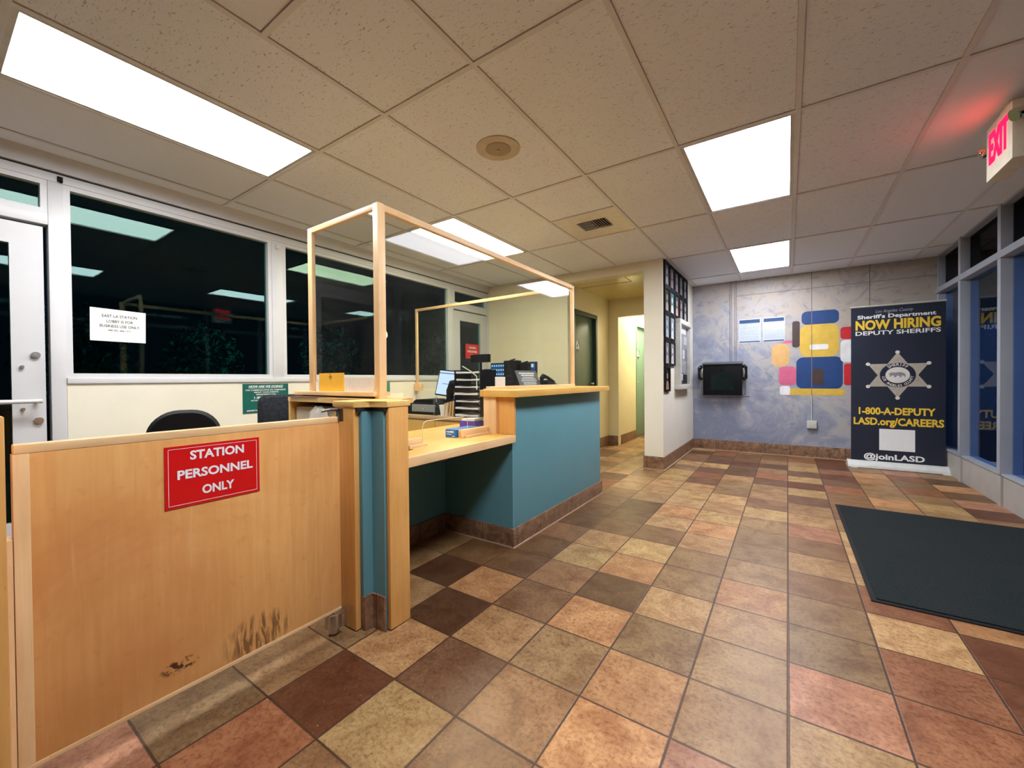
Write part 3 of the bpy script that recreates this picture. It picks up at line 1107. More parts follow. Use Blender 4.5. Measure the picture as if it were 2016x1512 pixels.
tube(b, [(GX - .010, 1.012, .012), (GX - .010, 1.012, .035)], .022, 14)
box(b, GX - .01, GX + .014, 1.036, 1.058, .03, .10)
obj('bottom_hinge', b, M_STEEL, t, bev=.001)

# the pillar the gate hangs on: notched half wall with two wood ends, a cap and an open cubby
t = thing('counter_pillar', 'teal notched pillar with two wooden end panels and a worn wooden cap', 'pillar', (-1.56, 1.2, 0))
b = BM()
prism(b, [(-1.69, 1.10), (-1.532, 1.10), (-1.532, 1.150), (-1.452, 1.150), (-1.452, 1.275), (-1.69, 1.275)], .960, 'Z', 0)
obj('painted_core', b, M_TEAL, t, bev=.002)
b = BM()
box(b, -1.692, -1.550, 1.072, 1.10, .004, .985)
obj('gate_side_panel', b, M_WOOD, t, bev=.007)
b = BM()
box(b, -1.452, -1.428, 1.160, 1.272, .004, .985)
obj('lobby_side_panel', b, M_WOOD, t, bev=.007)
b = BM()
prism(b, [(-1.548, 1.08), (-1.5315, 1.08), (-1.5315, 1.149), (-1.436, 1.149), (-1.436, 1.16), (-1.548, 1.16)], .018, 'Z', .957)
obj('gap_shade_strip', b, M_DARK, t)  # black strip under the cap stands in for shade in the gap
b = BM()
prism(b, [(-1.548, 1.098), (-1.522, 1.098), (-1.522, 1.140), (-1.446, 1.140), (-1.446, 1.152), (-1.548, 1.152)], .15, 'Z', 0)
obj('base_tile', b, M_BASE, t, bev=.003)
b = BM()
prism(b, [(-2.43, 1.245), (-1.70, 1.245), (-1.70, 1.068), (-1.545, 1.068), (-1.520, 1.132), (-1.424, 1.150), (-1.424, 1.282), (-1.52, 1.30), (-1.60, 1.46), (-2.43, 1.46)], .026, 'Z', .975)
obj('cap', b, M_WOODX, t, bev=.006)
b = BM()
box(b, -2.43, -2.41, 1.25, 1.45, 0, .975)
box(b, -2.41, -1.692, 1.43, 1.45, 0, .975)
box(b, -1.712, -1.692, 1.25, 1.43, 0, .975)
box(b, -2.41, -1.712, 1.25, 1.43, .5, .52)
obj('cubby', b, M_WOODX, t)
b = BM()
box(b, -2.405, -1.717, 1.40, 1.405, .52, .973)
obj('cubby_shade_sheet', b, M_DARK, t)  # dark sheet before the wooden back stands in for the recess's shade

o = obj('storage_box', box(BM(), -2.395, -1.73, 1.275, 1.395, .521, .945), plain('beige_carton', lin(214, 200, 172), .6), None, bev=.006)
tag(recenter(o), 'beige box inside the open cubby behind the gate', 'box')
b = BM()
rg = random.Random(5)
ball(b, (-2.13, 1.262, .86), .10, 1.0, .12, .95, 20)
for v in b.verts:
    v.co += Vector((rg.uniform(-.008, .008), rg.uniform(-.004, .002), rg.uniform(-.008, .008)))
o = obj('plastic_bag', b, plain('milky_plastic', lin(226, 222, 210), .3, var=.1, scale=30), None)
tag(recenter(o), 'crumpled clear plastic bag leaning on the beige box', 'bag')

# low worktop and desk return
t = thing('low_worktop', 'low maple worktop between the pillar and the tall counter', 'worktop', (-1.8, 1.75, .69))
b = BM()
prism(b, [(-2.225, 1.465), (-1.60, 1.465), (-1.60, 1.285), (-1.455, 1.285), (-1.455, 2.188), (-1.705, 2.188), (-1.705, 2.86), (-2.225, 2.86)], .044, 'Z', .688)
obj('top', b, M_WOODY, t, bev=.003)
b = BM()
box(b, -1.459, -1.450, 1.283, 2.187, .686, .7335)
obj('front_edging', b, M_PALEY, t, bev=.003)
b = BM()
prism(b, [(1.80, .688), (1.80, .60), (1.815, .60), (2.02, .682), (2.02, .688)], .03, 'X', -1.75)
obj('bracket', b, plain('bracket_brown', lin(120, 84, 60), .6), t)
b = BM()
box(b, -1.682, -1.660, 1.467, 1.575, .732, .776)
box(b, -1.700, -1.690, 1.467, 1.575, .732, .776)
box(b, -1.652, -1.640, 1.467, 1.595, .732, .748)
obj('sheet_clamp', b, M_PALEY, t, bev=.002)
b = BM()
box(b, -1.682, -1.660, 1.915, 2.168, .732, .780)
box(b, -1.700, -1.690, 1.915, 2.168, .732, .780)
box(b, -1.660, -1.640, 1.925, 2.168, .732, .746)
obj('sheet_clamp', b, M_PALEY, t, bev=.002)

# tall counter: teal front, wood end, overhanging top, knee wall under the low worktop
t = thing('tall_counter', 'tall teal counter with an overhanging maple top', 'counter', (-1.6, 2.95, 0))
b = BM()
box(b, -1.70, -1.478, 2.205, 3.675, 0, .975)
obj('painted_front', b, M_TEAL, t, bev=.002)
b = BM()
box(b, -1.462, -1.4615, 2.186, 2.2, .74, .97)
box(b, -1.598, -1.462, 2.190, 2.205, .732, .975)
obj('end_panel', b, M_WOOD, t, bev=.002)
b = BM()
box(b, -1.700, -1.598, 2.170, 2.205, .732, 1.030)
obj('end_post', b, M_PALE, t, bev=.003)
b = BM()
box(b, -2.07, -1.478, 2.186, 2.205, .0, .688)
obj('side_panel', b, M_TEAL, t)
b = BM()
box(b, -2.09, -2.07, 1.465, 2.205, 0, .688)
obj('knee_wall', b, M_TEAL, t)
b = BM()
prism(b, [(-1.716, 2.150), (-1.405, 2.150), (-1.395, 3.715), (-1.862, 3.715), (-1.862, 2.42), (-1.722, 2.40)], .046, 'Z', .977)
obj('top', b, M_WOODY, t, bev=.007)
b = BM()
for a in ((-1.478, -1.466, 2.174, 3.687), (-1.478, -2.07, 2.174, 2.186), (-1.70, -1.466, 3.675, 3.687), (-2.07, -2.058, 1.465, 2.174)):
    x0, x1 = min(a[0], a[1]), max(a[0], a[1])
    box(b, x0, x1, a[2], a[3], 0, .122)
obj('base_tile', b, M_BASE, t, bev=.002)
b = BM()
for a in ((-1.468, -1.460, 2.168, 3.692), (-2.07, -1.468, 2.168, 2.176)):
    box(b, *a, 0, .007)
obj('grout_bead', b, plain('bead_grout', lin(182, 150, 122), .7), t)

# acrylic screen standing on pillar and counter
SX = -1.68
t = thing('acrylic_screen', 'tall clear acrylic screen in a pale wood frame on the counter', 'screen', (SX, 2.4, 1.0))
ZT = 1.968
b = BM()
box(b, SX - .022, SX + .020, 1.298, 1.341, 1.001, ZT)
obj('corner_post', b, M_PALE, t, bev=.003)
b = BM()
box(b, SX - .012, SX + .016, 3.488, 3.524, 1.023, ZT)
obj('end_post', b, M_PALE, t, bev=.003)
b = BM()
box(b, SX - .012, SX + .016, 1.341, 3.487, ZT - .034, ZT)
obj('top_rail', b, M_PALEY, t, bev=.003)
b = BM()
box(b, SX - .012, SX + .030, 2.19, 3.50, 1.0232, 1.045)
obj('bottom_rail', b, M_PALEY, t, bev=.002)
b = BM()
# one sheet down to the low worktop with a rounded pass-through hole
hole = rrect(1.600, 1.985, .748, .862, .03, 4)
for a in ((1.335, 3.49, 1.0245, ZT - .03), (1.467, 2.148, .862, 1.0245), (1.467, 1.600, .735, .862), (1.985, 2.148, .735, .862)):
    box(b, SX - .008, SX - .003, *a)
for cy, cz, sy, sz in ((1.60, .862, 1, -1), (1.985, .862, -1, -1)):
    pts = [(cy, cz)] + [(cy + sy * .03 * (1 - math.cos(a)), cz + sz * .03 * (1 - math.sin(a))) for a in [PI / 2 * k / 5 for k in range(6)]]
    prism(b, pts, .005, 'X', SX - .008)
obj('main_sheet', b, M_ACRYL, t, smooth=False)
b = BM()
tube(b, [(SX - .005, 1.60, .742), (SX - .005, 1.60, .83), (SX - .005, 1.609, .853), (SX - .005, 1.632, .862), (SX - .005, 1.985, .862), (SX - .005, 1.985, .76)], .0022, 6)
obj('hole_edge', b, plain('polished_acrylic_edge', lin(214, 208, 190), .3), t)
FY = 1.322
b = BM()
box(b, -2.315, -2.272, FY - .010, FY + .012, 1.034, ZT + .008)
fl_post = obj('side_post', b, M_PALE, t, bev=.003)
b = BM()
box(b, -2.272, SX - .022, FY - .010, FY + .012, ZT - .022, ZT + .008)
obj('side_rail', b, M_PALEX, t, bev=.003)
b = BM()
box(b, -2.28, SX - .018, FY - .001, FY + .003, 1.034, ZT - .02)
obj('side_sheet', b, M_ACRYL, t, smooth=False)
b = BM()
box(b, -2.42, SX - .004, FY - .045, FY + .06, 1.012, 1.034)
obj('ledge', b, M_PALEX, t, bev=.003)
b = BM()
box(b, -2.35, -1.72, FY - .03, FY + .05, 1.001, 1.012)
obj('ledge_shade_strip', b, M_DARK, t)  # black filler painting the shadow beneath the ledge
RY = 3.505
b = BM()
box(b, XL + .05, SX - .012, RY - .010, RY + .012, ZT - .034, ZT - .002)
obj('return_rail', b, M_PALEX, t, bev=.003)
b = BM()
box(b, XL + .012, XL + .045, RY - .010, RY + .012, .96, ZT - .002)
obj('return_post', b, M_PALE, t, bev=.003)
b = BM()
box(b, XL + .005, XL + .10, RY - .03, RY + .03, .965, 1.05)
obj('return_block', b, M_PALEX, t, bev=.004)
b = BM()
box(b, XL + .04, SX - .01, RY - .001, RY + .003, 1.0, ZT - .03)
obj('return_sheet', b, M_ACRYL, t, smooth=False)

# envelopes and papers on the screen's ledge
o = obj('envelope', box(BM(), -2.205, -1.972, FY - .014, FY - .010, 1.0345, 1.135), M_YELLOW)
tag(recenter(o), 'yellow envelope standing on the screen ledge', 'envelope')
b = BM()
tube(b, [(-2.10, FY - .0145, 1.108), (-2.09, FY - .0145, 1.122)], .0015, 5)
flat(b, face_ny(FY - .0142), rect(-2.112, -2.080, 1.112, 1.116), 0, .001)
flat(b, face_ny(FY - .0142), rect(-2.098, -2.094, 1.098, 1.130), 0, .001)
c_ = obj('clasp', b, plain('clasp_brass', lin(150, 105, 40), .5), o)
o = obj('envelope', box(BM(), -1.962, -1.722, FY - .014, FY - .010, 1.0345, 1.108), plain('cream_envelope', lin(236, 222, 204), .6))
tag(recenter(o), 'cream envelope on the screen ledge beside the corner post', 'envelope')
o = obj('paper_slip', box(BM(), -2.238, -2.208, FY - .014, FY - .011, 1.0345, 1.090), M_PAPER)
tag(recenter(o), 'narrow white paper slip beside the yellow envelope', 'paper')
b = BM()
flat(b, Matrix.Translation((0, 0, 1.0012)), [(-2.40, 1.235), (-2.12, 1.24), (-2.02, 1.29), (-2.38, 1.29)], 0, .003)
o = obj('paper_bag', b, plain('brown_paper', lin(120, 92, 62), .8))
tag(recenter(o), 'flat brown paper lying under the screen ledge', 'paper')

# ------------------------------------------------------------------ office desk and what stands on it
t = thing('office_desk', 'wooden office desk with cabinet doors behind the screen', 'desk', (-2.9, 3.18, 0))
b = BM()
box(b, -3.78, -1.99, 2.87, 3.47, .710, .742)
obj('top', b, M_DESK, t, bev=.003)
b = BM()
box(b, -3.77, -2.0, 2.90, 3.46, .0, .710)
obj('carcass', b, M_DESK, t)
for k in range(4):
    b = BM()
    x = -3.72 + k * .43
    box(b, x, x + .42, 2.884, 2.90, .08, .690)
    obj('door', b, M_CABDOOR, t, bev=.002)

t = thing('cash_drawer', 'black cash drawer with a grey front on the desk', 'cash drawer', (-3.06, 3.1, .742))
b = BM()
box(b, -3.30, -2.885, 2.93, 3.32, .742, .86)
obj('body', b, M_BLACK, t, bev=.006)
b = BM()
box(b, -3.23, -2.90, 2.922, 2.932, .772, .846)
dr = obj('drawer', b, M_GREY, t, bev=.002)
b = BM()
tube(b, [(-3.06, 2.914, .80), (-3.06, 2.924, .80)], .008, 12)
obj('lock', b, M_STEEL, dr)
b = BM()
prism(b, [(-3.27, .86), (-2.93, .86), (-2.97, .893), (-3.21, .893)], .3, 'Y', 2.96)
obj('lid', b, M_BLACK, t, bev=.004)

t = thing('computer_monitor', 'lit computer monitor showing a white document page', 'monitor', (-2.93, 3.18, .742), 'desk monitors')
b = BM()
Mr = Matrix.Translation((-2.90, 3.14, 1.055)) @ Matrix.Rotation(math.radians(-12), 4, 'X') @ Matrix.Rotation(math.radians(5), 4, 'Y')
bb = BM()
box(bb, -.18, .18, 0, .03, -.135, .14)
bb.transform(Mr)
obj('casing', bb, M_BLACK, t, bev=.003)
bb = BM()
box(bb, -.168, .168, -.002, 0, -.122, .128)
bb.transform(Mr)
sc_ = obj('screen', bb, emissive('screen_glow', (0.62, 0.80, 1.0, 1), .36), t, smooth=False)
bb = BM()
for a, in ((rect(-.165, .165, .098, .108),), (rect(.06, .165, -.0, .095),), (rect(-.10, .16, -.012, -.006),)):
    flat(bb, Matrix(((1, 0, 0, 0), (0, 0, -1, -.002), (0, 1, 0, 0), (0, 0, 0, 1))), a, 0, .001)
bb.transform(Mr)
obj('window_bars', bb, emissive('screen_bars', (0.12, 0.22, 0.42, 1), .3), sc_, smooth=False)
b = BM()
box(b, -2.95, -2.85, 3.12, 3.28, .90 - .007, .905)
tube(b, [(-2.90, 3.2, .90), (-2.90, 3.17, 1.0)], .02, 12)
obj('stand', b, M_WHITE, t)

t = thing('desk_phone', 'dark rounded handset unit in front of the lit monitor', 'phone', (-2.72, 3.0, .742))
b = BM()
tube(b, [(-2.79, 3.02, .90), (-2.76, 3.0, .985), (-2.71, 2.99, 1.05), (-2.68, 3.0, 1.055), (-2.655, 3.0, 1.02)], [.035, .042, .05, .05, .03], 14)
obj('handset', b, M_BLACK, t)
b = BM()
box(b, -2.84, -2.64, 2.98, 3.16, .742, .90)
obj('base', b, M_BLACK, t, bev=.01)

t = thing('water_bottle', 'clear plastic water bottle beside the cash drawer', 'bottle', (-2.862, 2.906, .742))
b = BM()
lathe(b, [(.028, 0), (.03, .01), (.03, .09), (.026, .10), (.03, .11), (.03, .14), (.012, .17), (.012, .18)], (-2.862, 2.906, .742), 24)
obj('body', b, M_BOTTLE, t)
b = BM()
lathe(b, [(.014, .178), (.014, .195)], (-2.862, 2.906, .742), 18)
obj('cap', b, M_WHITE, t)

t = thing('file_sorter', 'white file sorter holding tan folders on the desk', 'file holder', (-2.70, 2.95, .742))
b = BM()
prism(b, [(-2.80, .742), (-2.70, .742), (-2.71, .86), (-2.82, .85)], .072, 'Y', 2.90)
obj('pocket', b, M_PAPER, t, bev=.002)
for k in range(4):
    b = BM()
    x = -2.755 + k * .035
    prism(b, [(x, .742), (x + .012, .742), (x + .012 + .02, .872 + k * .008), (x + .02 - .01, .868 + k * .008)], .08, 'Y', 2.895)
    obj('folder', b, M_MANILA, t)

t = thing('tray_tower', 'tall black tower of seven letter trays on the desk', 'letter tray', (-2.46, 3.0, .742))
for x in (-2.615, -2.305):
    b = BM()
    for y in (2.905, 3.136):
        box(b, x - .004, x + .004, y - .004, y + .004, .742, 1.185)
    box(b, x - .002, x + .002, 2.905, 3.14, .76, 1.185)
    obj('upright', b, M_BLACK, t)
tz = [.748 + .0665 * k for k in range(7)]
for k, z in enumerate(tz):
    b = BM()
    box(b, -2.61, -2.31, 2.90, 3.14, z, z + .004)
    box(b, -2.61, -2.31, 3.136, 3.14, z + .004, z + .03)
    obj('tray', b, M_BLACK, t)
rg = random.Random(3)
for k, z in enumerate(tz):
    j = rg.uniform(-.012, .012)
    b = BM()
    x0, x1 = -2.60 + j, -2.325 + j
    hh = rg.uniform(.010, .018)
    n_ = 8
    pts = [(x0 + (x1 - x0) * i / n_, z + .0045 + .004 * math.sin(PI * i / n_) * 0) for i in range(n_ + 1)] + \
          [(x1 - (x1 - x0) * i / n_, z + .0045 + hh + .004 * math.cos(2 * PI * i / n_)) for i in range(n_ + 1)]
    prism(b, pts, .235, 'Y', 2.895)
    o = obj('paper_stack', b, M_PAPER)
    nm = ['bottom', 'second from bottom', 'third from bottom', 'middle', 'third from top', 'second from top', 'top'][k]
    tag(recenter(o), 'white paper stack in the %s tray of the black tray tower' % nm, 'paper', 'papers in the tray tower')
t = thing('customer_display', 'small black pole display standing behind the tray tower', 'display', (-2.52, 3.22, .742))
b = BM()
tube(b, [(-2.55, 3.22, .75), (-2.55, 3.22, 1.27)], .012, 10)
box(b, -2.60, -2.50, 3.18, 3.26, .742, .752)
obj('pole', b, M_BLACK, t)
b = BM()
box(b, -2.66, -2.44, 3.19, 3.24, 1.265, 1.345)
obj('head', b, M_BLACK, t, bev=.005)
t = thing('tray_tower', 'second lower black letter tray tower beside the blue screen', 'letter tray', (-2.36, 3.33, .742))
for x in (-2.55, -2.39):
    obj('upright', box(BM(), x - .004, x + .004, 3.28, 3.45, .742, 1.2), M_BLACK, t)
for k in range(6):
    b = BM()
    box(b, -2.55, -2.39, 3.28, 3.45, .80 + .07 * k, .806 + .07 * k)
    obj('tray', b, M_BLACK, t)

t = thing('computer_monitor', 'blue computer monitor with rows of small white icons', 'monitor', (-2.13, 3.24, .742), 'desk monitors')
b = BM()
box(b, -2.375, -1.868, 3.15, 3.18, .93, 1.25)
obj('casing', b, M_BLACK, t, bev=.003)
b = BM()
box(b, -2.367, -1.876, 3.147, 3.15, .94, 1.242)
sc_ = obj('screen', b, emissive('blue_screen_glow', (0.012, 0.07, 0.19, 1), .35), t, smooth=False)
b = BM()
for i in range(6):
    for j in range(7):
        x, z = -2.352 + i * .026, 1.222 - j * .040
        flat(b, face_ny(3.147), rect(x - .007, x + .007, z - .006, z + .008), 0, .001)
flat(b, face_ny(3.147), rect(-1.93, -1.89, 1.20, 1.23), 0, .001)
obj('icons', b, emissive('icon_glow', (0.6, 0.8, 0.95, 1), .3), sc_, smooth=False)
b = BM()
box(b, -2.2, -2.04, 3.16, 3.28, .742, .755)
box(b, -2.15, -2.09, 3.18, 3.20, .755, 1.0)
obj('stand', b, M_BLACK, t)

t = thing('binder_case', 'black upright case with two clips in front of the blue monitor', 'case', (-1.96, 3.06, .742))
b = BM()
box(b, -2.13, -1.99, 3.02, 3.10, .742, 1.262)
box(b, -1.99, -1.885, 3.06, 3.10, .742, 1.235)
obj('body', b, M_BLACK, t, bev=.004)
for x in (-2.06, -1.93):
    b = BM()
    tube(b, [(x - .03, 3.06, 1.262 if x < -2 else 1.235), (x + .03, 3.06, 1.276 if x < -2 else 1.25)], .006, 8)
    obj('clip', b, M_BLACK, t)

# things on the tall counter behind the screen
t = thing('notice_plaque', 'slanted black plaque with white lines of print on the tall counter', 'plaque', (-1.80, 2.62, 1.023))
Mp = Matrix.Translation((-1.765, 2.905, 1.0262)) @ Matrix.Rotation(math.radians(90), 4, 'Z') @ Matrix.Rotation(math.radians(-22), 4, 'X')
bb = BM()
box(bb, -.165, .165, 0, .006, 0, .150)
bb.transform(Mp)
obj('board', bb, plain('charcoal_plaque', (0.05, 0.052, 0.06, 1), .4), t, bev=.001)
bb = BM()
for z, w_ in ((.120, .24), (.102, .20), (.086, .17), (.071, .22), (.056, .24), (.041, .20), (.027, .21), (.014, .15)):
    h_ = .010 if z > .1 else .005
    x = -w_ / 2
    rg2 = random.Random(int(z * 1000))
    while x < w_ / 2:
        l_ = rg2.uniform(.012, .03)
        box(bb, x, min(x + l_, w_ / 2), -.0008, 0, z, z + h_)
        x += l_ + .005
bb.transform(Mp)
obj('print', bb, M_WHITEINK, t)
bb = BM()
box(bb, -.02, .02, .006, .07, 0, .004)
bb.transform(Matrix.Translation((-1.79, 2.905, 1.0235)) @ Matrix.Rotation(math.radians(90), 4, 'Z'))
obj('foot', bb, M_BLACK, t)
bb = BM()
box(bb, -.058, .058, 0, .012, 0, .088)
bb.transform(Matrix.Translation((-1.79, 2.50, 1.0235)) @ Matrix.Rotation(math.radians(90), 4, 'Z'))
o = obj('card_holder', bb, M_PAPER, None, bev=.001)
tag(recenter(o), 'small white card standing at the end of the tall counter', 'card')
t = thing('desk_phone', 'black office telephone at the far end of the tall counter', 'phone', (-1.80, 3.2, 1.023))
b = BM()
prism(b, [(3.12, 1.0235), (3.37, 1.0235), (3.37, 1.035), (3.14, 1.085)], .12, 'X', -1.855)
obj('base', b, M_BLACK, t, bev=.004)
b = BM()
tube(b, [(-1.80, 3.13, 1.095), (-1.80, 3.16, 1.118), (-1.80, 3.23, 1.110), (-1.80, 3.31, 1.08), (-1.80, 3.35, 1.06)], [.02, .022, .014, .016, .02], 12)
obj('handset', b, M_BLACK, t)

# small boxes on the low worktop
t = thing('glove_box', 'blue carton with white print behind the wooden clamp', 'box', (-1.745, 2.0, .732))
b = BM()
box(b, -1.79, -1.705, 1.895, 2.12, .7325, .782)
obj('carton', b, M_BLUE, t, bev=.002)
b = BM()
Mn = face_ny(1.895)
for a in (rect(-1.78, -1.772, .762, .770), rect(-1.768, -1.757, .762, .770), rect(-1.752, -1.738, .762, .772), rect(-1.735, -1.722, .762, .772), rect(-1.78, -1.74, .750, .753), rect(-1.735, -1.712, .738, .742)):
    flat(b, Mn, a, 0, .0008)
obj('print', b, M_WHITEINK, t)
t = thing('tissue_box', 'purple carton with a white top on the low worktop', 'box', (-1.86, 2.24, .732))
b = BM()
box(b, -1.94, -1.80, 2.20, 2.30, .7325, .800)
obj('carton', b, M_PURPLE, t, bev=.003)
b = BM()
prism(b, [(-1.93, .8005), (-1.81, .8005), (-1.80, .822), (-1.92, .815)], .09, 'Y', 2.205)
obj('tissues', b, M_PAPER, t, bev=.003)
bm = BM()
tube(bm, [(-1.78, 2.20, 1.0235), (-1.78, 2.20, 1.115), (-1.80, 2.16, 1.15), (-1.84, 2.12, 1.185)], .0035, 8)
o = obj('cable_stub', bm, M_PAPER)
tag(recenter(o), 'thin white bent stem rising beside the counter end post', 'stem')

# ------------------------------------------------------------------ chairs
def chair(loc, rz, label, mat, bw, bh, ztop, rb):
    t = thing('office_chair', label, 'chair', loc, None, rz)
    b = BM()
    pts = rrect(-bw / 2, bw / 2, ztop - bh, ztop, rb, 8)
    n_ = len(pts)
    rows_ = []
    for d_, s_ in ((0, .9), (.012, 1.0), (.045, 1.0), (.06, .92)):
        cz = ztop - bh / 2
        rows_.append([b.verts.new((p[0] * s_, -.22 + d_ - .25 * (p[0] / bw) ** 2 * -.5, cz + (p[1] - cz) * s_)) for p in pts])
    for a, c in zip(rows_, rows_[1:]):
        for i in range(n_):
            b.faces.new((a[i], a[(i + 1) % n_], c[(i + 1) % n_], c[i]))
    b.faces.new(rows_[0][::-1])
    b.faces.new(rows_[-1])
    obj('backrest', b, mat, t, local=True)
    b = BM()
    prism(b, rrect(-.24, .24, -.22, .26, .09), .07, 'Z', .44)
    obj('seat', b, mat, t, bev=.02, local=True)
    b = BM()
    tube(b, [(0, -.02, .44), (0, -.24, .46), (0, -.27, .56), (0, -.20, ztop - bh * .6)], .018, 10)
    obj('back_post', b, M_BLACK, t, local=True)
    b = BM()
    tube(b, [(0, 0, .10), (0, 0, .44)], .028, 14)
    obj('column', b, M_BLACK, t, local=True)
    for k in range(5):
        a = 2 * PI * k / 5
        ca, sa = math.cos(a), math.sin(a)
        b = BM()
        tube(b, [(0, 0, .12), (.28 * ca, .28 * sa, .075)], [.028, .016], 10)
        lg = obj('leg', b, M_BLACK, t, local=True)
        b = BM()
        tube(b, [(.28 * ca - .02 * sa, .28 * sa + .02 * ca, .03), (.28 * ca + .02 * sa, .28 * sa - .02 * ca, .03)], .03, 14)
        obj('caster', b, M_BLACK, lg, local=True)
    return t


chair((-2.45, .75, 0), math.radians(250), 'black vinyl office chair with a rounded back behind the gate', M_LEATHER, .31, .36, .945, .13)
chair((-2.75, 1.475, 0), math.radians(250), 'dark speckled fabric office chair beside the green notice', M_FABRIC, .44, .5, 1.0, .06)

# ------------------------------------------------------------------ window wall notices
o = obj('paper_notice', flat(BM(), face_px(XL - .004), [(.674, 1.374), (.955, 1.372), (.958, 1.586), (.676, 1.594)], 0, .002), M_PAPER, None)
tag(o, 'white paper taped to the dark office window', 'notice')
b = BM()
Mx = face_px(XL - .002)
letters(b, Mx, 'EAST LA STATION', .822, 1.535, .178, .018, .008)
letters(b, Mx, 'LOBBY IS FOR', .822, 1.500, .135, .018, .008)
letters(b, Mx, 'BUSINESS USE ONLY.', .824, 1.468, .205, .018, .008)
letters(b, Mx, 'PER SEC. 602.1 P.C.', .822, 1.443, .118, .010, .008)
obj('lettering', b, M_INK, o)
t = thing('green_notice', 'dark green plastic notice on the cream wall below the window', 'notice', (XL, 1.76, .82))
b = BM()
flat(b, face_px(XL), rect(1.574, 1.952, .822, 1.073), .0005, .004)
obj('plate', b, M_GREENSIGN, t)
b = BM()
Mx = face_px(XL + .004)
letters(b, Mx, 'HOW ARE WE DOING?', 1.763, 1.040, .285, .019, .02, .25)
flat(b, Mx, rect(1.62, 1.905, 1.0345, 1.036), 0, .0006)
letters(b, Mx, 'FOR COMMENDATIONS OR COMPLAINTS', 1.763, 1.013, .33, .011, .012)
letters(b, Mx, "ABOUT YOUR SHERIFF'S", 1.763, .994, .205, .011, .012)
letters(b, Mx, 'DEPARTMENT CALL', 1.763, .975, .165, .011, .012)
letters(b, Mx, '1-800', 1.700, .945, .075, .017, .015)
letters(b, Mx, 'ACCEPTED', 1.68, .925, .085, .009, .012)
letters(b, Mx, 'DEPARTMENT', 1.665, .838, .12, .011, .012)
obj('lettering', b, M_WHITEINK, t)
o = obj('switch_plate', box(BM(), XL, XL + .008, 3.045, 3.105, .96, 1.075), plain('green_switch', lin(70, 130, 110), .5), None, bev=.002)
tag(o, 'small green wall plate under the window behind the corner post', 'wall plate')
b = BM()
tube(b, [(XL - .043, 3.06, 1.62), (XL - .035, 3.06, 1.62)], .055, 24)
o = obj('window_sticker', b, M_PAPER)
tag(o, 'round white sticker on the office window behind the corner post', 'sticker')
for y, z, lab in ((.553, 2.378, 'small dark shade bracket at the top of the first window mullion'), (1.875, 2.302, 'small white shade bracket at the top of the middle window mullion')):
    b = BM()
    box(b, XL + .0005, XL + .012, y - .012, y + .012, z - .02, z + .012)
    tube(b, [(XL + .006, y, z - .016), (XL + .02, y + .004, z - .026)], .005, 8)
    o = obj('shade_bracket', b, M_BLACK if y < 1 else M_WHITE)
    tag(o, lab, 'bracket', 'shade brackets')

# ------------------------------------------------------------------ portraits and display case on the stub wall
PX = -1.22
cols_y = [5.030 + .2655 * k for k in range(5)]
rows_z = [(2.197, 2.498), (1.884, 2.193), (1.562, 1.880), (1.247, 1.556), (.930, 1.240)]
layout = [(r, c) for r in (0, 1) for c in range(5)] + [(2, 0), (2, 1), (3, 0), (3, 1), (4, 0)]
rown = ['top', 'second', 'third', 'fourth', 'lowest']
posn = ['nearest the wall corner', 'second from the wall corner', 'third from the wall corner', 'fourth from the wall corner', 'fifth from the wall corner']
rg = random.Random(9)
tones = [(lin(52, 56, 66), lin(150, 140, 138)), (lin(50, 48, 54), lin(140, 110, 108)), (lin(44, 44, 50), lin(120, 112, 112)), (lin(50, 50, 54), lin(100, 100, 104)), (lin(56, 60, 62), lin(110, 114, 116)),
         (lin(48, 46, 42), lin(150, 135, 122)), (lin(60, 110, 112), lin(212, 200, 196)), (lin(62, 58, 60), lin(190, 140, 134)), (lin(66, 64, 68), lin(150, 142, 142)), (lin(70, 66, 66), lin(176, 170, 172)),
         (lin(98, 108, 122), lin(150, 160, 172)), (lin(140, 144, 158), lin(200, 204, 214)), (lin(92, 90, 94), lin(168, 160, 156)), (lin(124, 120, 126), lin(196, 190, 192)), (lin(22, 18, 16), lin(170, 132, 102))]
for (r, c), (ca, cb) in zip(layout, tones):
    y0, y1 = cols_y[c] + .002, cols_y[c] + .262
    z0, z1 = rows_z[r]
    lab = ('single black framed portrait hanging lowest on the white wall end' if r == 4 else
           'black framed portrait in the %s row, %s' % (rown[r], posn[c]))
    t = thing('picture_frame', lab, 'picture', (PX, (y0 + y1) / 2, z0), 'framed portraits on the wall end')
    f = .026
    b = BM()
    for a in ((y0, y1, z0, z0 + f), (y0, y1, z1 - f, z1), (y0, y0 + f, z0 + f, z1 - f), (y1 - f, y1, z0 + f, z1 - f)):
        box(b, PX + .001, PX + .022, *a)
    obj('frame', b, M_BLACK, t, bev=.002)
    b = BM()
    box(b, PX + .001, PX + .012, y0 + f, y1 - f, z0 + f, z1 - f)
    s_ = N('portrait_print')
    f1 = s_.noise(s_.coords((9, 9, 6), (rg.uniform(0, 9), 0, rg.uniform(0, 9))), 1.0, 3)
    obj('photo', b, s_.bsdf(s_.ramp(f1, [(.35, ca), (.65, c4(ca, 1.3))]), .2), t)
    b = BM()
    cy, zz = (y0 + y1) / 2, z0 + f
    Mx = face_px(PX + .012)
    sh = ell(cy, zz + (z1 - z0) * .53, .030, .038, 18)
    flat(b, Mx, sh, 0, .0008)
    flat(b, Mx, [(cy - .065, zz), (cy + .065, zz), (cy + .055, zz + .075), (cy + .02, zz + .105), (cy - .02, zz + .105), (cy - .055, zz + .075)], 0, .0006)
    obj('sitter', b, plain('portrait_figure', cb, .3, var=.25, scale=22), t)

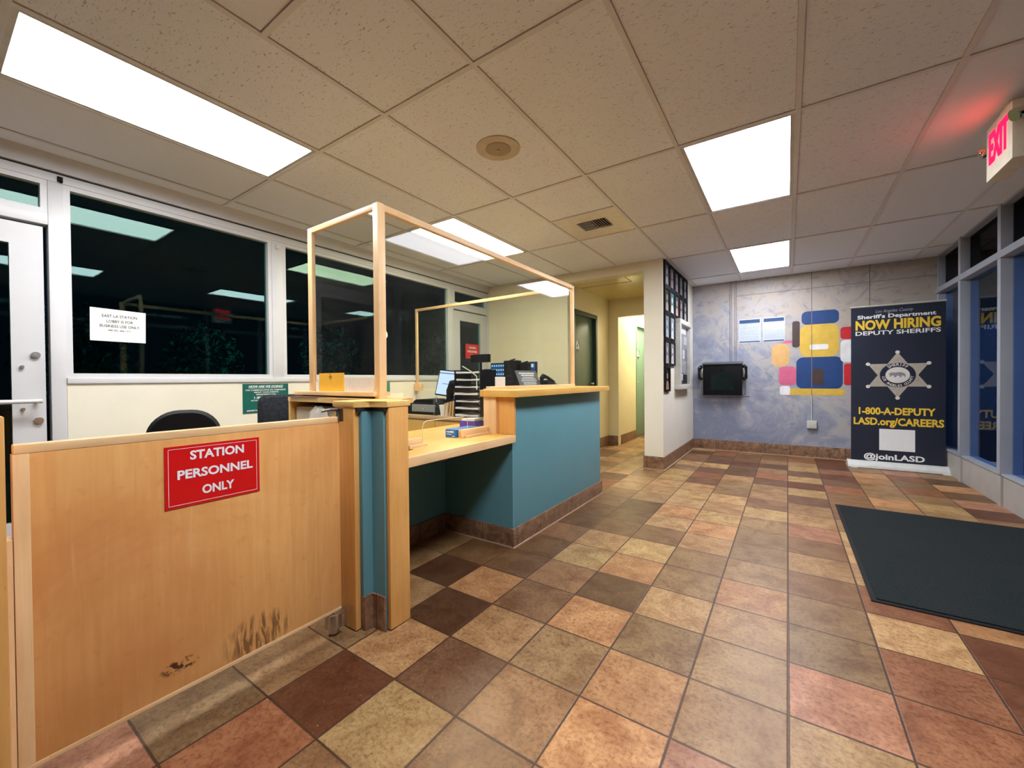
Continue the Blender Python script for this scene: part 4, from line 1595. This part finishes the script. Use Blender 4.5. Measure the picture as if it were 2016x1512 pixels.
t = thing('display_case', 'tall shallow display case with grey frame beside the portraits', 'display case', (PX, 5.975, .94))
y0, y1, z0, z1 = 5.595, 6.362, .945, 1.868
b = BM()
f = .06
for a in ((y0, y1, z0, z0 + f), (y0, y1, z1 - f, z1), (y0, y0 + f, z0 + f, z1 - f), (y1 - f, y1, z0 + f, z1 - f)):
    box(b, PX + .001, PX + .075, *a)
obj('frame', b, M_LGREY, t, bev=.003)
b = BM()
box(b, PX + .001, PX + .02, y0 + f, y1 - f, z0 + f, z1 - f)
obj('backing', b, plain('case_backing', lin(150, 148, 150), .6, var=.3, scale=9), t)
b = BM()
box(b, PX + .06, PX + .064, y0 + f - .004, y1 - f + .004, z0 + f - .004, z1 - f + .004)
obj('glass', b, M_DISPG, t, smooth=False)
cards = [(5.70, 6.20, 1.70, 1.80, 225), (5.68, 5.80, 1.58, 1.67, 205), (5.84, 6.02, 1.50, 1.66, 150), (6.06, 6.26, 1.56, 1.67, 200), (5.70, 5.92, 1.30, 1.47, 110), (5.96, 6.12, 1.36, 1.48, 215),
         (6.14, 6.28, 1.28, 1.5, 120), (5.68, 5.86, 1.20, 1.28, 222), (5.90, 6.20, 1.16, 1.33, 170), (5.70, 5.98, 1.02, 1.16, 60), (6.0, 6.26, 1.02, 1.14, 25), (5.82, 5.98, 1.06, 1.15, 225)]
for i, (a0, a1, b0, b1, g_) in enumerate(cards):
    o = obj('photo_card', flat(BM(), face_px(PX + .0205), rect(a0, a1, b0, b1), .0003 * (i + 1), .0003 * (i + 1) + .002), plain('card_tone', lin(g_, g_, min(255, g_ + 5)), .6, var=.2, scale=18))
    desc = {225: 'white', 222: 'white', 215: 'white', 205: 'pale', 200: 'pale', 170: 'grey', 150: 'grey', 120: 'dark grey', 110: 'dark grey', 60: 'near black', 25: 'black'}[g_]
    where = 'top' if b0 > 1.65 else 'upper' if b0 > 1.45 else 'middle' if b0 > 1.25 else 'lower' if b0 > 1.1 else 'bottom'
    tag(o, '%s card pinned in the %s part of the display case, %s' % (desc, where, 'nearer the portraits' if a0 < 5.83 else 'in the centre' if a0 < 6.0 else 'nearer the painted wall'), 'card', 'cards in the display case')

# ------------------------------------------------------------------ painted back wall: kiosk, notices, plain colour patches, outlet
t = thing('phone_kiosk', 'black wall phone kiosk with a dark screen and two handsets', 'kiosk', (-.79, YB - .08, .83))
b = BM()
box(b, -1.055, -.545, 6.70, YB, .835, 1.30)
obj('body', b, M_BLACK, t, bev=.006)
b = BM()
prism(b, [(6.685, 1.288), (YB, 1.315), (YB, 1.335), (6.685, 1.306)], .53, 'X', -1.065)
obj('hood', b, plain('hood_grey', (0.08, 0.08, 0.085, 1), .3), t, bev=.003)
b = BM()
box(b, -.952, -.645, 6.697, 6.701, .905, 1.155)
obj('screen', b, plain('off_screen', (0.008, 0.014, 0.013, 1), .15, var=.3, spec=.2), t)
b = BM()
tube(b, [(-.80, 6.70, 1.215), (-.80, 6.694, 1.215)], .018, 18)
obj('camera', b, M_BLACKG, t)
for s_, x in ((-1, -1.085), (1, -.515)):
    b = BM()
    tube(b, [(x, 6.73, 1.255), (x + s_ * .022, 6.70, 1.24), (x + s_ * .028, 6.695, 1.165), (x + s_ * .022, 6.70, 1.09), (x, 6.73, 1.075)], [.028, .022, .015, .022, .028], 14)
    hs = obj('handset', b, M_BLACKG, t)
    b = BM()
    box(b, x - .022, x + .022, 6.745, YB, 1.09, 1.25)
    obj('cradle', b, M_STEEL, hs, bev=.004)
    b = BM()
    tube(b, [(x, 6.73, 1.075), (x + s_ * .01, 6.74, .95), (x + s_ * .012, 6.76, .85), (x - s_ * .02, 6.79, .84)], .007, 8)
    obj('cord', b, M_STEEL, hs)
b = BM()
box(b, -1.10, -.46, YB - .012, YB - .0005, .82, 1.335)
obj('back_plate', b, plain('clear_back_plate', lin(150, 152, 162), .3), t)
bm = BM()
for x in (-.695, -.632):
    box(bm, x - .006, x + .006, YB - .012, YB, 1.336, CEIL)
box(bm, -.695, -.632, YB - .006, YB, 1.336, CEIL)
struct('trim_10', bm, M_MURAL)
bm = BM()
for x in (-.704, -.684, -.642, -.623):
    box(bm, x - .0025, x + .0025, YB - .0125, YB, 1.336, CEIL)
struct('trim_11', bm, plain('raceway_edge_shade', lin(116, 106, 112), .7))  # dark lines along the raceway paint in its joint shadow

for x0, x1, lab in ((-.595, -.315, 'printed notice with a navy header nearer the phone kiosk'), (-.293, -.028, 'shiny laminated notice nearer the colour patches')):
    o = obj('wall_notice', flat(BM(), face_ny(YB), rect(x0, x1, 1.592, 1.940), .0005, .003), plain('laminated_sheet', lin(186, 194, 200), .12 if x0 > -.3 else .35, var=.02), None)
    tag(o, lab, 'notice', 'notices on the painted wall')
    Mn = face_ny(YB - .003)
    b = BM()
    flat(b, Mn, rect(x0 + .012, x1 - .012, 1.878, 1.928), 0, .0008)
    flat(b, Mn, rect(x0 + .012, x1 - .012, 1.602, 1.618), 0, .0008)
    obj('header', b, M_NAVYINK, o)
    b = BM()
    rg3 = random.Random(int(x0 * 100))
    z = 1.865
    while z > 1.635:
        xx = x0 + .02
        while xx < x1 - .03:
            l_ = rg3.uniform(.02, .06)
            if rg3.random() < .9:
                flat(b, Mn, rect(xx, min(xx + l_, x1 - .02), z, z + .0045), 0, .0008)
            xx += l_ + .006
        z -= .0155 if rg3.random() < .75 else .026
    obj('print', b, M_SOFTINK, o)

t = thing('wall_artwork', 'plain painted colour patches on the wall beside the banner', 'painting', (.25, YB, .84))
Mn = face_ny(YB)
ART = [('tan_patch', (214, 168, 104), [rrect(-.185, .02, 1.24, 1.56, .08)], .0006), ('pink_patch', (204, 96, 128), [rrect(-.10, .10, .98, 1.24, .05), rrect(-.05, .09, 1.56, 1.60, .015)], .0008),
       ('blue_patch', (22, 62, 116), [rrect(.10, .60, .93, 1.36, .08), rrect(.16, .56, 1.80, 1.98, .06)], .0010), ('yellow_patch', (212, 174, 66), [rrect(.14, .56, 1.36, 1.80, .10), rrect(-.02, .62, .845, .935, .03)], .0012),
       ('dark_patch', (66, 50, 44), [rrect(.055, .14, 1.50, 1.86, .03), rrect(.28, .40, .98, 1.20, .03)], .0014), ('red_patch', (196, 32, 40), [rrect(.575, .72, 1.58, 1.74, .04), rrect(.61, .72, .98, 1.26, .03)], .0010),
       ('white_patch', (226, 224, 222), [rrect(.575, .72, 1.28, 1.57, .05), rrect(-.09, .03, .845, .97, .03), rrect(.25, .45, 1.46, 1.53, .025)], .0016)]
for nm, c_, shapes, h_ in ART:
    pm = plain(nm + '_paint', lin(*c_), .5, var=.1, scale=10)
    for sh in shapes:
        obj(nm, flat(BM(), Mn, sh, .0002, h_), pm, t)
t = thing('outlet_box', 'grey surface outlet box on the painted wall near the floor', 'outlet', (.271, YB, .395))
b = BM()
box(b, .218, .324, YB - .045, YB, .397, .502)
obj('box', b, M_LGREY, t, bev=.004)
b = BM()
box(b, .232, .310, YB - .048, YB - .045, .41, .49)
obj('cover', b, M_LGREY, t, bev=.002)

# ------------------------------------------------------------------ recruiting banner
BY = 6.47
t = thing('pull_up_banner', 'tall navy recruiting banner with a silver star and yellow lettering', 'banner', (1.055, BY, 0))
b = BM()
box(b, .645, 1.462, BY, BY + .004, .072, 1.925)
ban = obj('cloth', b, M_NAVY, t)
b = BM()
tube(b, [(.640, BY + .002, 1.932), (1.467, BY + .002, 1.932)], .011, 12)
obj('top_bar', b, M_LGREY, t)
b = BM()
prism(b, [(BY - .10, .004), (BY - .09, .035), (BY - .03, .078), (BY + .04, .078), (BY + .09, .03), (BY + .10, .004)], .90, 'X', .607)
obj('base_cassette', b, plain('silver_cassette', lin(205, 205, 200), .3), t, bev=.004)
b = BM()
for x in (.66, 1.45):
    box(b, x - .03, x + .03, BY - .14, BY + .14, 0, .008)
obj('feet', b, M_LGREY, t)
b = BM()
tube(b, [(1.055, BY + .03, .07), (1.055, BY + .012, 1.93)], .008, 8)
obj('back_pole', b, M_LGREY, t)
Mn = face_ny(BY)
b = BM()
letters(b, Mn, 'Los Angeles County', 1.035, 1.848, .33, .036, -.002, .35)
obj('small_lettering', b, plain('grey_white_letter', lin(170, 172, 182), .5), ban)
for txt, x_, z_, w_, h_, bo, lm in (("Sheriff's Department", 1.045, 1.785, .68, .042, .028, M_WHITEINK), ('DEPUTY SHERIFFS', 1.055, 1.588, .735, .046, .02, M_WHITEINK),
                                    ('@joinLASD', 1.03, .105, .53, .062, .03, M_WHITEINK), ('NOW HIRING', 1.055, 1.655, .735, .105, .04, M_GOLD),
                                    ('1-800-A-DEPUTY', 1.050, .640, .665, .078, .035, M_GOLD), ('LASD.org/CAREERS', 1.060, .515, .78, .080, .035, M_GOLD)):
    b = BM()
    letters(b, Mn, txt, x_, z_, w_, h_, bo)
    obj('lettering', b, lm, ban)
cx, cy, R_ = 1.065, 1.105, .268
b = BM()
star = []
for k in range(12):
    a = math.radians(90 + 30 * k)
    r_ = R_ if k % 2 == 0 else R_ * .577
    star.append((cx + 1.13 * r_ * math.cos(a), cy + r_ * math.sin(a)))
flat(b, Mn, star, 0, .0015)
st = obj('star_badge', b, M_SILVER, ban)
for k in range(0, 12, 2):
    obj('badge_point', flat(BM(), Mn, ell(star[k][0], star[k][1], .020, .020, 16), 0, .0025), M_PEARL, st)
b = BM()
flat(b, Mn, ell(cx, cy, .106, .094, 36), .0022, .0032)
obj('badge_disc', b, M_PEARL, st)
b = BM()
flat(b, Mn, ell(cx, cy, .156, .143, 44), .0004, .0022)
obj('badge_ring', b, plain('badge_navy', lin(22, 28, 52), .5), st)
b = BM()
My = face_ny(BY - .0022)
arc_letters(b, My, 'SHERIFF', cx, cy, .124, .044, 128, 52, False)
arc_letters(b, My, 'LOS ANGELES COUNTY', cx, cy, .124, .036, 190, 350, True)
obj('badge_lettering', b, M_PEARL, st)
b = BM()
bear = [(-.056, .006), (-.046, .020), (-.030, .024), (-.018, .021), (0, .024), (.022, .024), (.040, .016), (.048, .004), (.050, -.016), (.038, -.016), (.034, -.004), (.026, -.006), (.026, -.020), (.014, -.020),
        (.012, -.007), (-.006, -.007), (-.010, -.020), (-.022, -.020), (-.022, -.006), (-.034, -.004), (-.044, -.016), (-.052, -.012), (-.046, -.002)]
flat(b, face_ny(BY - .0032), [(cx + 1.4 * p[0], cy + 1.3 * p[1] + .002) for p in bear], 0, .0008)
obj('bear_emblem', b, plain('bear_grey', lin(140, 140, 148), .5), st)
b = BM()
flat(b, Mn, rect(.905, 1.215, .215, .468), 0, .0008)
obj('white_square', b, M_WHITEINK, ban)

# ------------------------------------------------------------------ entrance mat
t = thing('entrance_mat', 'large charcoal entrance mat with a black rubber edge', 'mat', (1.0, 3.5, 0))
b = BM()
box(b, .335, 1.40, 2.60, 4.41, 0, .006)
obj('rubber_edge', b, plain('black_rubber', (0.008, 0.008, 0.009, 1), .7, spec=.2), t, bev=.002)
b = BM()
box(b, .358, 1.377, 2.623, 4.387, .004, .011)
obj('carpet', b, M_MAT, t)
